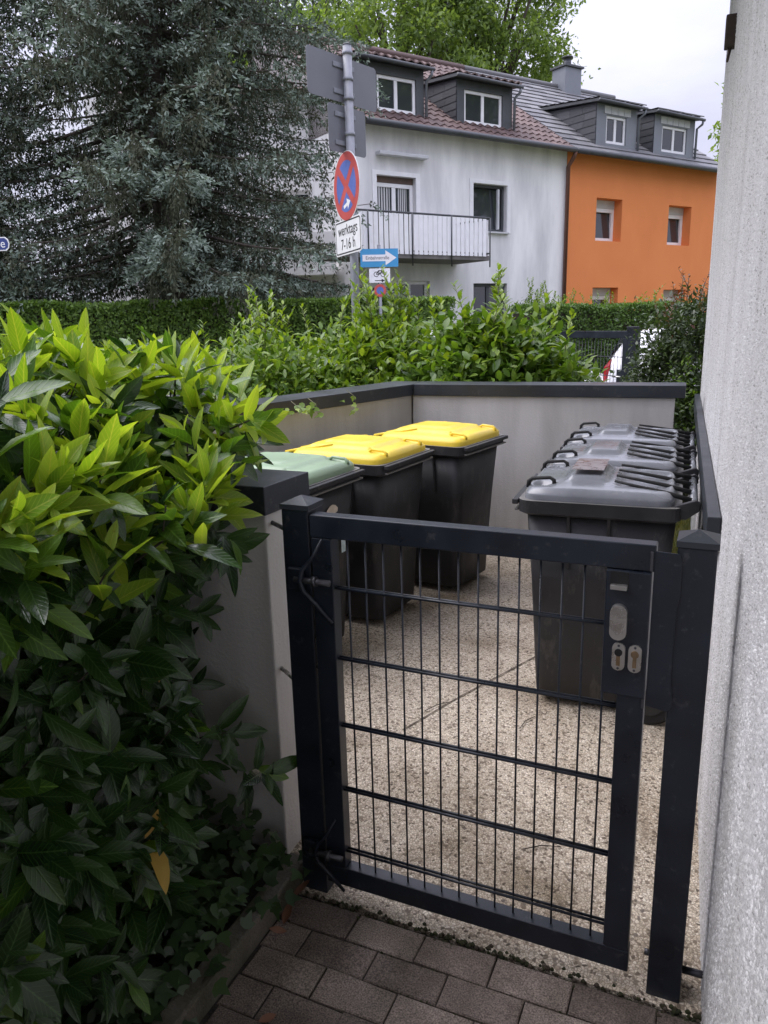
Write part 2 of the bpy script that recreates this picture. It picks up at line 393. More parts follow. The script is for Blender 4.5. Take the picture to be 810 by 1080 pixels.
class MB:
    def __init__(s):
        s.bm = bmesh.new()

    def box(s, x0, x1, y0, y1, z0, z1, mat=None, mi=0):
        vs = [Vector((x, y, z)) for z in (z0, z1) for y in (y0, y1) for x in (x0, x1)]
        if mat is not None: vs = [mat @ v for v in vs]
        v = [s.bm.verts.new(p) for p in vs]
        for f in ((0, 2, 3, 1), (4, 5, 7, 6), (0, 1, 5, 4), (2, 6, 7, 3), (0, 4, 6, 2), (1, 3, 7, 5)):
            s.bm.faces.new([v[i] for i in f]).material_index = mi
        return s

    def poly(s, pts, mi=0):
        f = s.bm.faces.new([s.bm.verts.new(Vector(p)) for p in pts]); f.material_index = mi
        return s

    def prism(s, pts, vec, mi=0):
        """closed outline pts swept by vec"""
        vec = Vector(vec)
        a = [s.bm.verts.new(Vector(p)) for p in pts]
        bb = [s.bm.verts.new(Vector(p) + vec) for p in pts]
        s.bm.faces.new(a[::-1]).material_index = mi
        s.bm.faces.new(bb).material_index = mi
        n = len(pts)
        for i in range(n):
            s.bm.faces.new((a[i], a[(i + 1) % n], bb[(i + 1) % n], bb[i])).material_index = mi
        return s

    def tube(s, path, r, n=8, mi=0, cap=True):
        path = [Vector(p) for p in path]
        rs = r if isinstance(r, (list, tuple)) else [r] * len(path)
        rings = []
        up = None
        for i, p in enumerate(path):
            d = (path[min(i + 1, len(path) - 1)] - path[max(i - 1, 0)])
            if d.length < 1e-9: d = Vector((0, 0, 1))
            d.normalize()
            if up is None:
                up = d.orthogonal().normalized()
            else:
                up = (up - d * up.dot(d))
                up = up.normalized() if up.length > 1e-6 else d.orthogonal().normalized()
            q = d.cross(up)
            rings.append([s.bm.verts.new(p + (up * math.cos(2 * math.pi * k / n) + q * math.sin(2 * math.pi * k / n)) * rs[i]) for k in range(n)])
        for a, bb in zip(rings, rings[1:]):
            for k in range(n):
                f = s.bm.faces.new((a[k], a[(k + 1) % n], bb[(k + 1) % n], bb[k])); f.material_index = mi; f.smooth = True
        if cap:
            s.bm.faces.new(rings[0][::-1]).material_index = mi
            s.bm.faces.new(rings[-1]).material_index = mi
        return s

    def loft(s, rings, close=True, cap=True, smooth=False, mi=0):
        rr = [[s.bm.verts.new(Vector(p)) for p in ring] for ring in rings]
        n = len(rr[0])
        for a, bb in zip(rr, rr[1:]):
            for k in range(n if close else n - 1):
                f = s.bm.faces.new((a[k], a[(k + 1) % n], bb[(k + 1) % n], bb[k])); f.smooth = smooth; f.material_index = mi
        if cap:
            s.bm.faces.new(rr[0][::-1]).material_index = mi
            s.bm.faces.new(rr[-1]).material_index = mi
        return s

    def build(s, name, mat, parent=None, bevel=0.0, seg=2, smooth=False, world=False):
        if world and parent is not None:          # shapes given in the place's axes
            root = parent
            while root.parent is not None: root = root.parent
            mw = Matrix.Translation(root.location) @ Matrix.Rotation(root.rotation_euler.z, 4, 'Z')
            s.bm.transform(mw.inverted())
        if bevel:
            bmesh.ops.bevel(s.bm, geom=[e for e in s.bm.edges], offset=bevel, segments=seg, affect='EDGES', clamp_overlap=True, profile=0.5)
        bmesh.ops.recalc_face_normals(s.bm, faces=s.bm.faces)
        me = bpy.data.meshes.new(name)
        s.bm.to_mesh(me); s.bm.free()
        if smooth:
            for p in me.polygons: p.use_smooth = True
        return link_mesh(name, me, mat, parent)


def rbox(name, mat, parent, x0, x1, y0, y1, z0, z1, bevel=0.003, m=None):
    return MB().box(x0, x1, y0, y1, z0, z1, m).build(name, mat, parent, bevel)


def rrect(cx, cy, w, d, r, z, n=6):
    """rounded rectangle ring"""
    pts = []
    for (sx, sy, a0) in ((1, 1, 0), (-1, 1, 90), (-1, -1, 180), (1, -1, 270)):
        for k in range(n):
            a = R(a0 + 90 * k / (n - 1))
            pts.append((cx + sx * (w / 2 - r) + r * math.cos(a), cy + sy * (d / 2 - r) + r * math.sin(a), z))
    return pts


# -------- foliage: many small faces in one mesh
def tpl_leaf():
    t = [0, 0.10, 0.26, 0.45, 0.65, 0.83, 0.94, 1.0]; w = [0.07, 0.42, 0.84, 1.0, 0.90, 0.56, 0.24, 0.02]
    V = []
    for i, (ti, wi) in enumerate(zip(t, w)):
        for sx in (-1, 0, 1):
            V.append((ti, sx * wi, (0.055 + 0.012 * math.sin(i * 2.3 + sx)) * wi if sx else 0.0))
    F = []
    for i in range(7):
        for j in range(2):
            a = i * 3 + j
            F.append((a, a + 1, a + 4, a + 3))
    return np.array(V), np.array(F)


def tpl_quad():
    return np.array([(0, 0, 0), (0.45, -1, 0.04), (1, 0, -0.05), (0.45, 1, 0.04)]), np.array([(0, 1, 2, 3)])


def tpl_ivy():
    V = np.array([(0, 0, 0), (0.12, -0.7, 0.03), (0.45, -1.0, 0.05), (0.5, -0.5, 0.03), (1.0, 0, -0.03), (0.5, 0.5, 0.03), (0.45, 1.0, 0.05), (0.12, 0.7, 0.03)])
    return V, np.array([(0, 1, 2, 3), (0, 3, 4, 5), (0, 5, 6, 7)])


def norm(a):
    return a / np.maximum(np.linalg.norm(a, axis=-1, keepdims=True), 1e-9)


def foliage(name, parent, pos, axis, nrm, length, width, mats, midx=None, tpl='leaf', droop=0.25):
    V, F = {'leaf': tpl_leaf, 'quad': tpl_quad, 'ivy': tpl_ivy}[tpl]()
    n = len(pos); nv = len(V)
    axis = norm(np.asarray(axis)); nrm = np.asarray(nrm)
    nrm = norm(nrm - axis * np.sum(nrm * axis, 1, keepdims=True))
    side = np.cross(nrm, axis)
    length = np.broadcast_to(length, (n,)); width = np.broadcast_to(width, (n,)); dr = np.broadcast_to(droop, (n,))
    t = V[None, :, 0]; w = V[None, :, 1]; h = V[None, :, 2]
    P = (pos[:, None, :] + axis[:, None, :] * (length[:, None] * t)[..., None]
         + side[:, None, :] * (width[:, None] * 0.5 * w)[..., None]
         + nrm[:, None, :] * (length[:, None] * (h - dr[:, None] * t * t))[..., None])
    P = P.reshape(-1, 3).astype(np.float32)
    FF = (F[None] + (np.arange(n) * nv)[:, None, None]).reshape(-1)
    nf = n * len(F); k = F.shape[1]
    me = bpy.data.meshes.new(name)
    me.vertices.add(len(P)); me.vertices.foreach_set('co', P.ravel())
    me.loops.add(len(FF)); me.loops.foreach_set('vertex_index', FF.astype(np.int32))
    me.polygons.add(nf)
    me.polygons.foreach_set('loop_start', (np.arange(nf) * k).astype(np.int32))
    me.polygons.foreach_set('loop_total', np.full(nf, k, np.int32))
    if midx is not None:
        me.polygons.foreach_set('material_index', np.repeat(midx, len(F)).astype(np.int32))
    me.polygons.foreach_set('use_smooth', np.ones(nf, bool))
    me.update(calc_edges=True)
    if tpl == 'leaf':
        uv = np.stack([V[:, 0], V[:, 1] * .5 + .5], 1)
        me.uv_layers.new(name='leaf').data.foreach_set('uv', np.tile(uv[F.reshape(-1)], (n, 1)).astype(np.float32).ravel())
    return link_mesh(name, me, mats, parent)


def rnd_unit(n):
    return norm(rng.normal(size=(n, 3)))


def tubes(name, parent, mat, paths, radii, n=5):
    mb = MB()
    for p, r in zip(paths, radii):
        mb.tube(p, r, n)
    return mb.build(name, mat, parent, smooth=True)


# =================================================================== SETTING
def sheet(name, mat, pts, z):
    mb = MB(); mb.poly([(x, y, z) for x, y in pts])
    return tag(mb.build(name, mat), kind='structure')


sheet('ground', M_ground, [(-220, -120), (220, -120), (220, 320), (-220, 320)], -0.06)
sheet('planting_bed', M_soil, [(-4.2, -2.5), (-1.12, -2.5), (-1.12, 1.735), (-4.2, 1.735)], 0.02)
sheet('sidewalk', M_sidewalk, [(-14, 6.9), (6, 6.9), (6, 8.55), (-14, 8.55)], -0.02)
sheet('road', M_asphalt, [(-40, 8.7), (30, 8.7), (30, 11.6), (-3, 13.4), (-40, 13.4)], -0.045)
tag(MB().box(-14, 6, 8.55, 8.70, -0.2, 0.0).build('kerb', M_kerb, bevel=0.01), kind='structure')

# paving: 20 x 10 cm blocks in running bond, each block its own bevelled body in the sheet
mb = MB()
for r_ in range(24):
    y1 = 1.617 - 0.1005 * r_; y0 = y1 - 0.0965
    for k in range(-2, 9):
        x0 = -1.036 + 0.2005 * k + (0.1 if r_ % 2 else 0); x1 = x0 + 0.1965
        if x1 < -1.03 or x0 > 0.16: continue
        dz = rng.normal(0, 0.0018); t1, t2 = rng.normal(0, 0.0018, 2)
        jx = rng.normal(0, 0.0012)
        x0c, x1c = max(x0, -1.045), min(x1, 0.2)
        if x1c - x0c < 0.015: continue
        e = 0.0035
        vs = []
        for z, i in ((-0.05, 0), (dz - 0.003, 0), (dz, e)):
            vs.append([(x0c + i + jx, y0 + i, z - (t1 if z > -0.04 else 0)), (x1c - i + jx, y0 + i, z + (t1 if z > -0.04 else 0)),
                       (x1c - i + jx, y1 - i, z + (t2 if z > -0.04 else 0)), (x0c + i + jx, y1 - i, z - (t2 if z > -0.04 else 0))])
        mb.loft(vs)
tag(mb.build('paving', M_paver), kind='structure')
sheet('joint_sand', M_joint, [(-1.06, -2.2), (0.3, -2.2), (0.3, 1.625), (-1.06, 1.625)], -0.008)

# exposed aggregate slab of the bin yard, with a crumbled front edge
def slabz(y):
    return 0.004 + 0.05 * min(1, max(0, (y - 1.65) / 1.2))


mb = MB()
xs = np.linspace(-3.3, 0.13, 160)
edge = 1.628 + np.cumsum(rng.normal(0, 0.0016, 160)) * 0.5 + rng.normal(0, 0.002, 160)
edge = edge - edge.mean() + 1.628
ys = [None, 0.02, 0.05, 0.1, 0.25, 0.6, 1.2, 2.2, 3.62]
rows = []
rows.append([mb.bm.verts.new((x, e, -0.04)) for x, e in zip(xs, edge)])
for y in ys:
    rows.append([mb.bm.verts.new((x, e if y is None else 1.63 + y, slabz(1.63 + (y or 0)) - (0.004 if y is None else 0))) for x, e in zip(xs, edge)])
for a, b_ in zip(rows, rows[1:]):
    for i in range(len(xs) - 1): mb.bm.faces.new((a[i], a[i + 1], b_[i + 1], b_[i]))
tag(mb.build('bin_yard_slab', M_slab), kind='structure')
# the joint across the slab: a thin strip of dirt
jp = [Vector((-1.08, 2.518, 0)), Vector((-0.777, 3.247, 0)), Vector((-0.72, 3.39, 0))]
mb = MB()
prev = None
for k in range(41):
    t = k / 40
    p = jp[0].lerp(jp[2], t); w = 0.0018 + 0.0022 * rng.random()
    q = [mb.bm.verts.new((p.x - w, p.y + 0.3 * w, slabz(p.y) + 0.004)), mb.bm.verts.new((p.x + w, p.y - 0.3 * w, slabz(p.y) + 0.004))]
    if prev: mb.bm.faces.new((prev[0], prev[1], q[1], q[0]))
    prev = q
tag(mb.build('slab_joint', M_slabjoint), kind='structure')

# bed edging
mb = MB()
y = 1.70
while y > -2.3:
    mb.box(-1.112, -1.052, y - 0.998, y, -0.15, 0.065 + rng.normal(0, 0.003)); y -= 1.0
tag(mb.build('bed_edging', M_kerb, bevel=0.008), kind='structure')

# crumbs of moss and grit along the slab's edge and in the paving joints
n = 900
u = rng.random(n)
mx_ = np.where(u < .62, rng.uniform(-1.03, .10, n), rng.uniform(-1.03, .10, n))
row_ = rng.integers(0, 5, n)
my_ = np.where(u < .62, 1.622 + rng.normal(0, .010, n), 1.6195 - .1005 * row_ + rng.normal(0, .003, n))
k_ = (np.sin(mx_ * 9) + np.sin(mx_ * 23 + row_) + rng.normal(0, .8, n)) > -.2
mb = MB()
for x_, y_, u_ in zip(mx_[k_], my_[k_], u[k_]):
    r_ = rng.uniform(.0025, .0075) * (1 if u_ < .62 else .7)
    z_ = -0.003 if y_ < 1.62 else slabz(y_)
    a_ = rng.uniform(0, 6.28)
    ring_ = [(x_ + r_ * 1.4 * math.cos(a_ + q * 1.2566), y_ + r_ * math.sin(a_ + q * 1.2566), z_ - .004) for q in range(5)]
    top_ = [(x_ + .5 * r_ * math.cos(a_ + q * 1.2566), y_ + .5 * r_ * math.sin(a_ + q * 1.2566), z_ + r_ * .55) for q in range(5)]
    mb.loft([ring_, top_], smooth=True)
tag(mb.build('moss', islandmat('moss_and_grit', [(0, (.022, .028, .010)), (.45, (.05, .055, .02)), (.7, (.06, .045, .03)), (1, (.13, .105, .08))], .95, .6, 400)), 'moss and grit along the slab edge and paving joints', 'moss', kind='stuff')

# ------------------------------------------------------------ house on the right
HX, HR = 0.145, R(2.87)
house = thing('rendered_house', 'grey white roughcast house wall standing close beside the garden gate', 'house', (HX, 0, 0), HR)
MB().box(0, 5, -2.695, 6.40, -0.3, 4.19).build('wall', M_rough, house, bevel=0.012)
# sprayed render: real grains standing off the wall
def grains():
    n = 150000
    y = 0.25 + 6.1 * rng.random(n) ** 1.35; z = -0.02 + 3.9 * rng.random(n)
    k = z < 1.75 + 0.42 * y
    y, z = y[k], z[k]; n = len(y)
    r_ = rng.uniform(.0022, .0052, n); h = r_ * rng.uniform(.30, .75, n)
    a = rng.uniform(0, 6.28, n)
    ring = []
    for q in range(5):
        t = a + q * 1.2566
        e = rng.uniform(.7, 1.25, n)
        ring.append(np.stack([np.full(n, .0015), y + np.cos(t) * r_ * e * 2.3, z + np.sin(t) * r_ * e], 1))
    top = np.stack([-h, y + rng.normal(0, .001, n), z + rng.normal(0, .001, n)], 1)
    V = np.stack(ring + [top], 1).reshape(-1, 3).astype(np.float32)
    F = np.array([(q, (q + 1) % 5, 5) for q in range(5)])
    FF = (F[None] + (np.arange(n) * 6)[:, None, None]).reshape(-1).astype(np.int32)
    me = bpy.data.meshes.new('roughcast_grain'); nf = n * 5
    me.vertices.add(len(V)); me.vertices.foreach_set('co', V.ravel())
    me.loops.add(nf * 3); me.loops.foreach_set('vertex_index', FF)
    me.polygons.add(nf); me.polygons.foreach_set('loop_start', (np.arange(nf) * 3).astype(np.int32)); me.polygons.foreach_set('loop_total', np.full(nf, 3, np.int32))
    me.update(calc_edges=True)
    return tag(link_mesh('roughcast_grain', me, M_grain, house), kind='stuff')


grains()
MB().box(-5.2, -0.004, -3.4, -2.7, -0.3, 4.19).build('shade_wall', M_rough, house, bevel=0.01)  # added wall behind the camera, keeps sky light off the foreground
MB().box(-1.05, -0.004, -2.69, 0.45, 2.50, 2.63).build('shade_slab', M_darkmetal, house, bevel=0.01)  # added slab above the camera, out of view, darkens paving, gate and bush
mb = MB().prism([(-1.45, -3.5, 4.20), (5.6, -3.5, 4.20), (2.4, -3.5, 6.2)], (0, 10.0, 0))  # eaves out of view, overhang widened to shade the upper wall
mb.build('roof', M_darkmetal, house)
bd = MB().box(-0.042, -0.003, 2.46, 6.36, 0.925, 1.03).build('wall_strip', M_anthcap, house, bevel=0.003)
d = ray(776, 33); s_ = HX / (d.x + math.tan(HR) * d.y)
pw = d * s_ + Vector((0, 0, H))
hb = thing('shutter_catch', 'small rusty shutter catch fixed high on the roughcast wall', 'shutter catch', pw, HR)
MB().box(-0.05, 0.004, -0.035, 0.035, -0.075, 0.075).build('plate', M_rust, hb, bevel=0.006)
MB().tube([(-0.02, 0, -0.07), (-0.025, 0.0, -0.10), (-0.03, -0.01, -0.14)], [0.010, 0.008, 0.006], 8).build('hook', M_rust, hb, smooth=True)

# ------------------------------------------------------------ walls of the bin yard
wl = thing('bin_yard_wall', 'beige grey rendered wall with anthracite coping round the bins', 'wall', (-2.02, 5.05, 0))
BL, BRt = Vector((-2.02, 5.02)), Vector((-0.285, 5.11))
LN = Vector((-2.86, 2.02))
MB().prism([(BL.x, BL.y, -.2), (BRt.x, BRt.y, -.2), (BRt.x - .01, BRt.y + .2, -.2), (BL.x - .01, BL.y + .2, -.2)], (0, 0, 1.32)).build('wall', M_wall, wl, bevel=0.004, world=True)
MB().prism([(BL.x - .013, BL.y, -.2), (BL.x - .013, BL.y + .2, -.2), (BL.x - .2, BL.y + .2, -.2), (LN.x - .2, LN.y - .05, -.2), (LN.x, LN.y - .05, -.2)], (0, 0, 1.32)).build('wall', M_wall, wl, bevel=0.004, world=True)
MB().box(-3.06, -1.150, 1.738, 1.935, -0.2, 1.12).build('wall', M_wall, wl, bevel=0.006, world=True)
CZ0, CZ1 = 1.122, 1.20
MB().prism([(BL.x + .015, BL.y - .022, CZ0), (BRt.x + .06, BRt.y - .022, CZ0), (BRt.x + .05, BRt.y + .222, CZ0), (BL.x - .02, BL.y + .222, CZ0)], (0, 0, CZ1 - CZ0)).build('coping', M_anthcap, wl, bevel=0.003, world=True)
MB().prism([(BL.x + .012, BL.y - .024, CZ0), (BL.x - .024, BL.y + .222, CZ0), (BL.x - .235, BL.y + .222, CZ0), (LN.x - .22, LN.y, CZ0), (LN.x + .02, LN.y, CZ0)], (0, 0, CZ1 - CZ0)).build('coping', M_anthcap, wl, bevel=0.003, world=True)
MB().prism([(-3.08, 1.722, CZ0), (-1.138, 1.722, CZ0), (-1.128, 1.955, CZ0), (-3.08, 1.955, CZ0)], (0, 0, CZ1 - CZ0 + 0.004)).build('coping', M_anthcap, wl, bevel=0.003, world=True)

# ------------------------------------------------------------ gate and posts
GP = 1.665
gate = thing('garden_gate', 'anthracite metal garden gate with wire mesh infill in the foreground', 'gate', (-0.53, GP, 0))
def gbox(name, x0, x1, z0, z1, y0=-0.02, y1=0.02, mat=None, bev=0.0025, parent=None):
    return MB().box(x0, x1, GP + y0, GP + y1, z0, z1).build(name, mat or M_anth, parent or gate, bevel=bev, world=True)
gbox('top_rail', -0.955, -0.108, 1.100, 1.160)
gbox('bottom_rail', -0.955, -0.112, 0.052, 0.112)
gbox('stile', -0.953, -0.894, 0.113, 1.099)
gbox('stile', -0.174, -0.114, 0.113, 1.099)
mb = MB()
for i in range(14):
    x = -0.858 + 0.05 * i
    mb.tube([(x, GP, 0.10), (x, GP, 1.11)], 0.0028, 6)
for j in range(5):
    z = 0.963 - 0.2 * j
    for yy in (-0.0062, 0.0062):
        mb.tube([(-0.90, GP + yy, z), (-0.168, GP + yy, z)], 0.0038, 6)
mb.build('mesh_panel', M_anth, gate, world=True)
lk = gbox('lock_case', -0.2085, -0.1135, 0.802, 1.0985, -0.027, 0.027, bev=0.003)
gbox('latch_opening', -0.199, -0.160, 1.060, 1.096, -0.0285, -0.026, M_hole, 0, lk)
gbox('latch_lever', -0.197, -0.162, 1.058, 1.069, -0.042, -0.0287, M_steel, 0.001, lk)
def pill(name, cx, cz, w, h, y0, y1, mat, parent, bev=0.0015):
    pts = [(p[0], GP + y0, p[1]) for p in [(q[0], q[1]) for q in rrect(cx, cz, w, h, w / 2 - 0.0004, 0, 8)]]
    return MB().prism(pts, (0, y1 - y0, 0)).build(name, mat, parent, bevel=bev, world=True)
pill('knob_plate', -0.1765, 0.982, 0.036, 0.082, -0.041, -0.0272, M_steel, lk)
for cx in (-0.173, -0.138):
    ro = pill('cylinder_rosette', cx, 0.899, 0.028, 0.066, -0.034, -0.0272, M_steel, lk, 0.001)
    MB().tube([(cx, GP - 0.037, 0.910), (cx, GP - 0.028, 0.910)], 0.0085, 14).build('lock_cylinder', M_hole if cx < -0.15 else M_brass, ro, world=True)
    MB().box(cx - 0.0042, cx + 0.0042, GP - 0.0352, GP - 0.028, 0.878, 0.903).build('keyway', M_brass, ro, world=True)
    for zz in (0.926, 0.872):
        MB().tube([(cx, GP - 0.0358, zz), (cx, GP - 0.0335, zz)], 0.0028, 8).build('screw', M_darksteel, ro, world=True)
for hz, sgn in ((0.985, 1), (0.155, 1)):
    MB().tube([(-1.0, GP - 0.036, hz), (-0.895, GP - 0.036, hz)], 0.0085, 10).build('hinge_bolt', M_darksteel, gate, world=True, smooth=True)
    MB().tube([(-0.945, GP - 0.036, hz), (-0.933, GP - 0.036, hz)], 0.015, 6).build('hinge_nut', M_darksteel, gate, world=True)
    top = 0.115
    MB().tube([(-0.917, GP - 0.026, hz + top), (-0.945, GP - 0.032, hz + top * 0.55), (-0.972, GP - 0.040, hz + 0.03), (-0.980, GP - 0.042, hz), (-0.972, GP - 0.040, hz - 0.03), (-0.94, GP - 0.034, hz - top * 0.55), (-0.898, GP - 0.026, hz - top)], [0.003, 0.005, 0.0065, 0.007, 0.0065, 0.006, 0.0045], 8).build('hinge_bracket', M_anth, gate, world=True, smooth=True)
# small white label on the inner side of the hinge stile


def post(label, x0, x1, y0, y1, h, hinge):
    p = thing('gate_post', label, 'gate post', ((x0 + x1) / 2, (y0 + y1) / 2, 0), 0, 'posts of the foreground gate')
    MB().box(x0, x1, y0, y1, -0.15, h).build('shaft', M_anth, p, bevel=0.003, world=True)
    e = 0.003; mx, my = (x0 + x1) / 2, (y0 + y1) / 2
    mb = MB().box(x0 - e, x1 + e, y0 - e, y1 + e, h + 0.001, h + 0.014)
    mb.loft([[(x0 - e, y0 - e, h + 0.0142), (x1 + e, y0 - e, h + 0.0142), (x1 + e, y1 + e, h + 0.0142), (x0 - e, y1 + e, h + 0.0142)],
             [(mx - .001, my - .001, h + 0.032), (mx + .001, my - .001, h + 0.032), (mx + .001, my + .001, h + 0.032), (mx - .001, my + .001, h + 0.032)]])
    mb.build('cap', M_anthcap, p, world=True)
    if hinge:
        for hz in (0.985, 0.155):
            MB().box(x0 + .02, x0 + .062, y0 - .02, y0 - .001, hz - .03, hz + .03).build('hinge_lug', M_anth, p, bevel=0.004, world=True)
        for hz in (0.64, 1.09):
            MB().tube([(x0 - .001, my + .01, hz), (x0 - .112, my + 0.085, hz)], 0.0065, 10).build('wall_anchor', M_steel if hz < 1 else M_darksteel, p, world=True)
    else:
        pts = [(-.1105, 1.148), (x0 + .006, 1.146), (x0 + .010, 1.13), (x0 + .012, 1.06), (x0 + .006, 1.02), (x0 + .004, .90), (x0 + .006, .84), (x0 + .012, .81), (x0 + .010, .79), (x0 + .002, .778), (-.1105, .785)]
        MB().prism([(a, y0 - 0.004, z) for a, z in pts], (0, 0.0035, 0)).build('strike_plate', M_anth, p, bevel=0.001, world=True)
        for z in (1.125, 0.80):
            MB().box(-.119, -.113, y0 - .0085, y0 - .0042, z - .022, z + .022).build('strike_pin', M_darksteel, p, bevel=0.0012, world=True)
        MB().tube([(x1 + .001, my, 0.07), (x1 + .09, my + .01, 0.062)], 0.009, 10).build('wall_anchor', M_darksteel, p, world=True)
        MB().tube([(x0 - .012, my, 0.09), (x0 + .001, my, 0.09)], 0.008, 10).build('screw', M_darksteel, p, world=True)
    return p


post('anthracite gate post with pyramid cap beside the leafy bush', -1.040, -0.960, 1.648, 1.728, 1.168, True)
post('anthracite gate post with pyramid cap close to the roughcast wall', -0.066, 0.012, 1.648, 1.728, 1.160, False)

# ------------------------------------------------------------ wheelie bins
def smooth01(x): return x * x * (3 - 2 * x)


def lid_mesh(w, d, kind):
    """lid as a fine grid squeezed to a rounded rectangle: raised field, grooves, dished hinge end"""
    n = 44
    bm = bmesh.new()
    g = []
    def st(a, e0, e1):
        t = min(1, max(0, (a - e0) / (e1 - e0))); return smooth01(t)
    for i in range(n + 1):
        row = []
        for j in range(n + 1):
            u = -1 + 2 * i / n; v = -1 + 2 * j / n
            # rounded corners
            m = max(abs(u), abs(v)); p = 9.0
            k = m / max(1e-9, (abs(u) ** p + abs(v) ** p) ** (1 / p)) if m > 0 else 1
            x, y = u * k * d / 2, v * k * w / 2
            h = 0.018 + 0.020 * (1 - abs(v) ** 3) * (1 - 0.75 * abs(u) ** 3)
            if kind == 'black':
                pl = st(0.60 - abs(v), 0, 0.10) * st(u + 0.50, 0, 0.10) * st(0.12 - u, 0, 0.06)
                h += 0.020 * pl
                h -= 0.020 * st(0.66 - abs(v), 0, 0.12) * st(u - 0.22, 0, 0.08) * st(0.97 - u, 0, 0.1)
            else:
                h += 0.013 * st(0.70 - abs(v), 0, 0.06) * st(u + 0.66, 0, 0.06) * st(0.80 - u, 0, 0.06)
                h += 0.009 * st(0.45 - abs(v), 0, 0.08) * st(u + 0.42, 0, 0.08) * st(0.62 - u, 0, 0.08)
            # finger hollows by the two grab handles
            for s in (-1, 1):
                q = ((u + 0.80) / 0.16) ** 2 + ((v - s * 0.66) / 0.17) ** 2
                if q < 1: h -= 0.022 * smooth01(1 - q)
            e = 1 - max(abs(u), abs(v))
            h *= st(e, -0.02, 0.07) if e < 0.07 else 1
            row.append(bm.verts.new((x, y, h + 0.012)))
        g.append(row)
    for i in range(n):
        for j in range(n):
            f = bm.faces.new((g[i][j], g[i + 1][j], g[i + 1][j + 1], g[i][j + 1])); f.smooth = True
    # skirt
    loop = [g[i][0] for i in range(n)] + [g[n][j] for j in range(n)] + [g[i][n] for i in range(n, 0, -1)] + [g[0][j] for j in range(n, 0, -1)]
    lows = [bm.verts.new((v.co.x * 1.012, v.co.y * 1.012, -0.012)) for v in loop]
    mids = [bm.verts.new((v.co.x * 1.010, v.co.y * 1.010, 0.008)) for v in loop]
    L = len(loop)
    for k in range(L):
        bm.faces.new((loop[k], mids[k], mids[(k + 1) % L], loop[(k + 1) % L])).smooth = True
        bm.faces.new((mids[k], lows[k], lows[(k + 1) % L], mids[(k + 1) % L])).smooth = True
    bmesh.ops.recalc_face_normals(bm, faces=bm.faces)
    me = bpy.data.meshes.new('lid'); bm.to_mesh(me); bm.free()
    return me


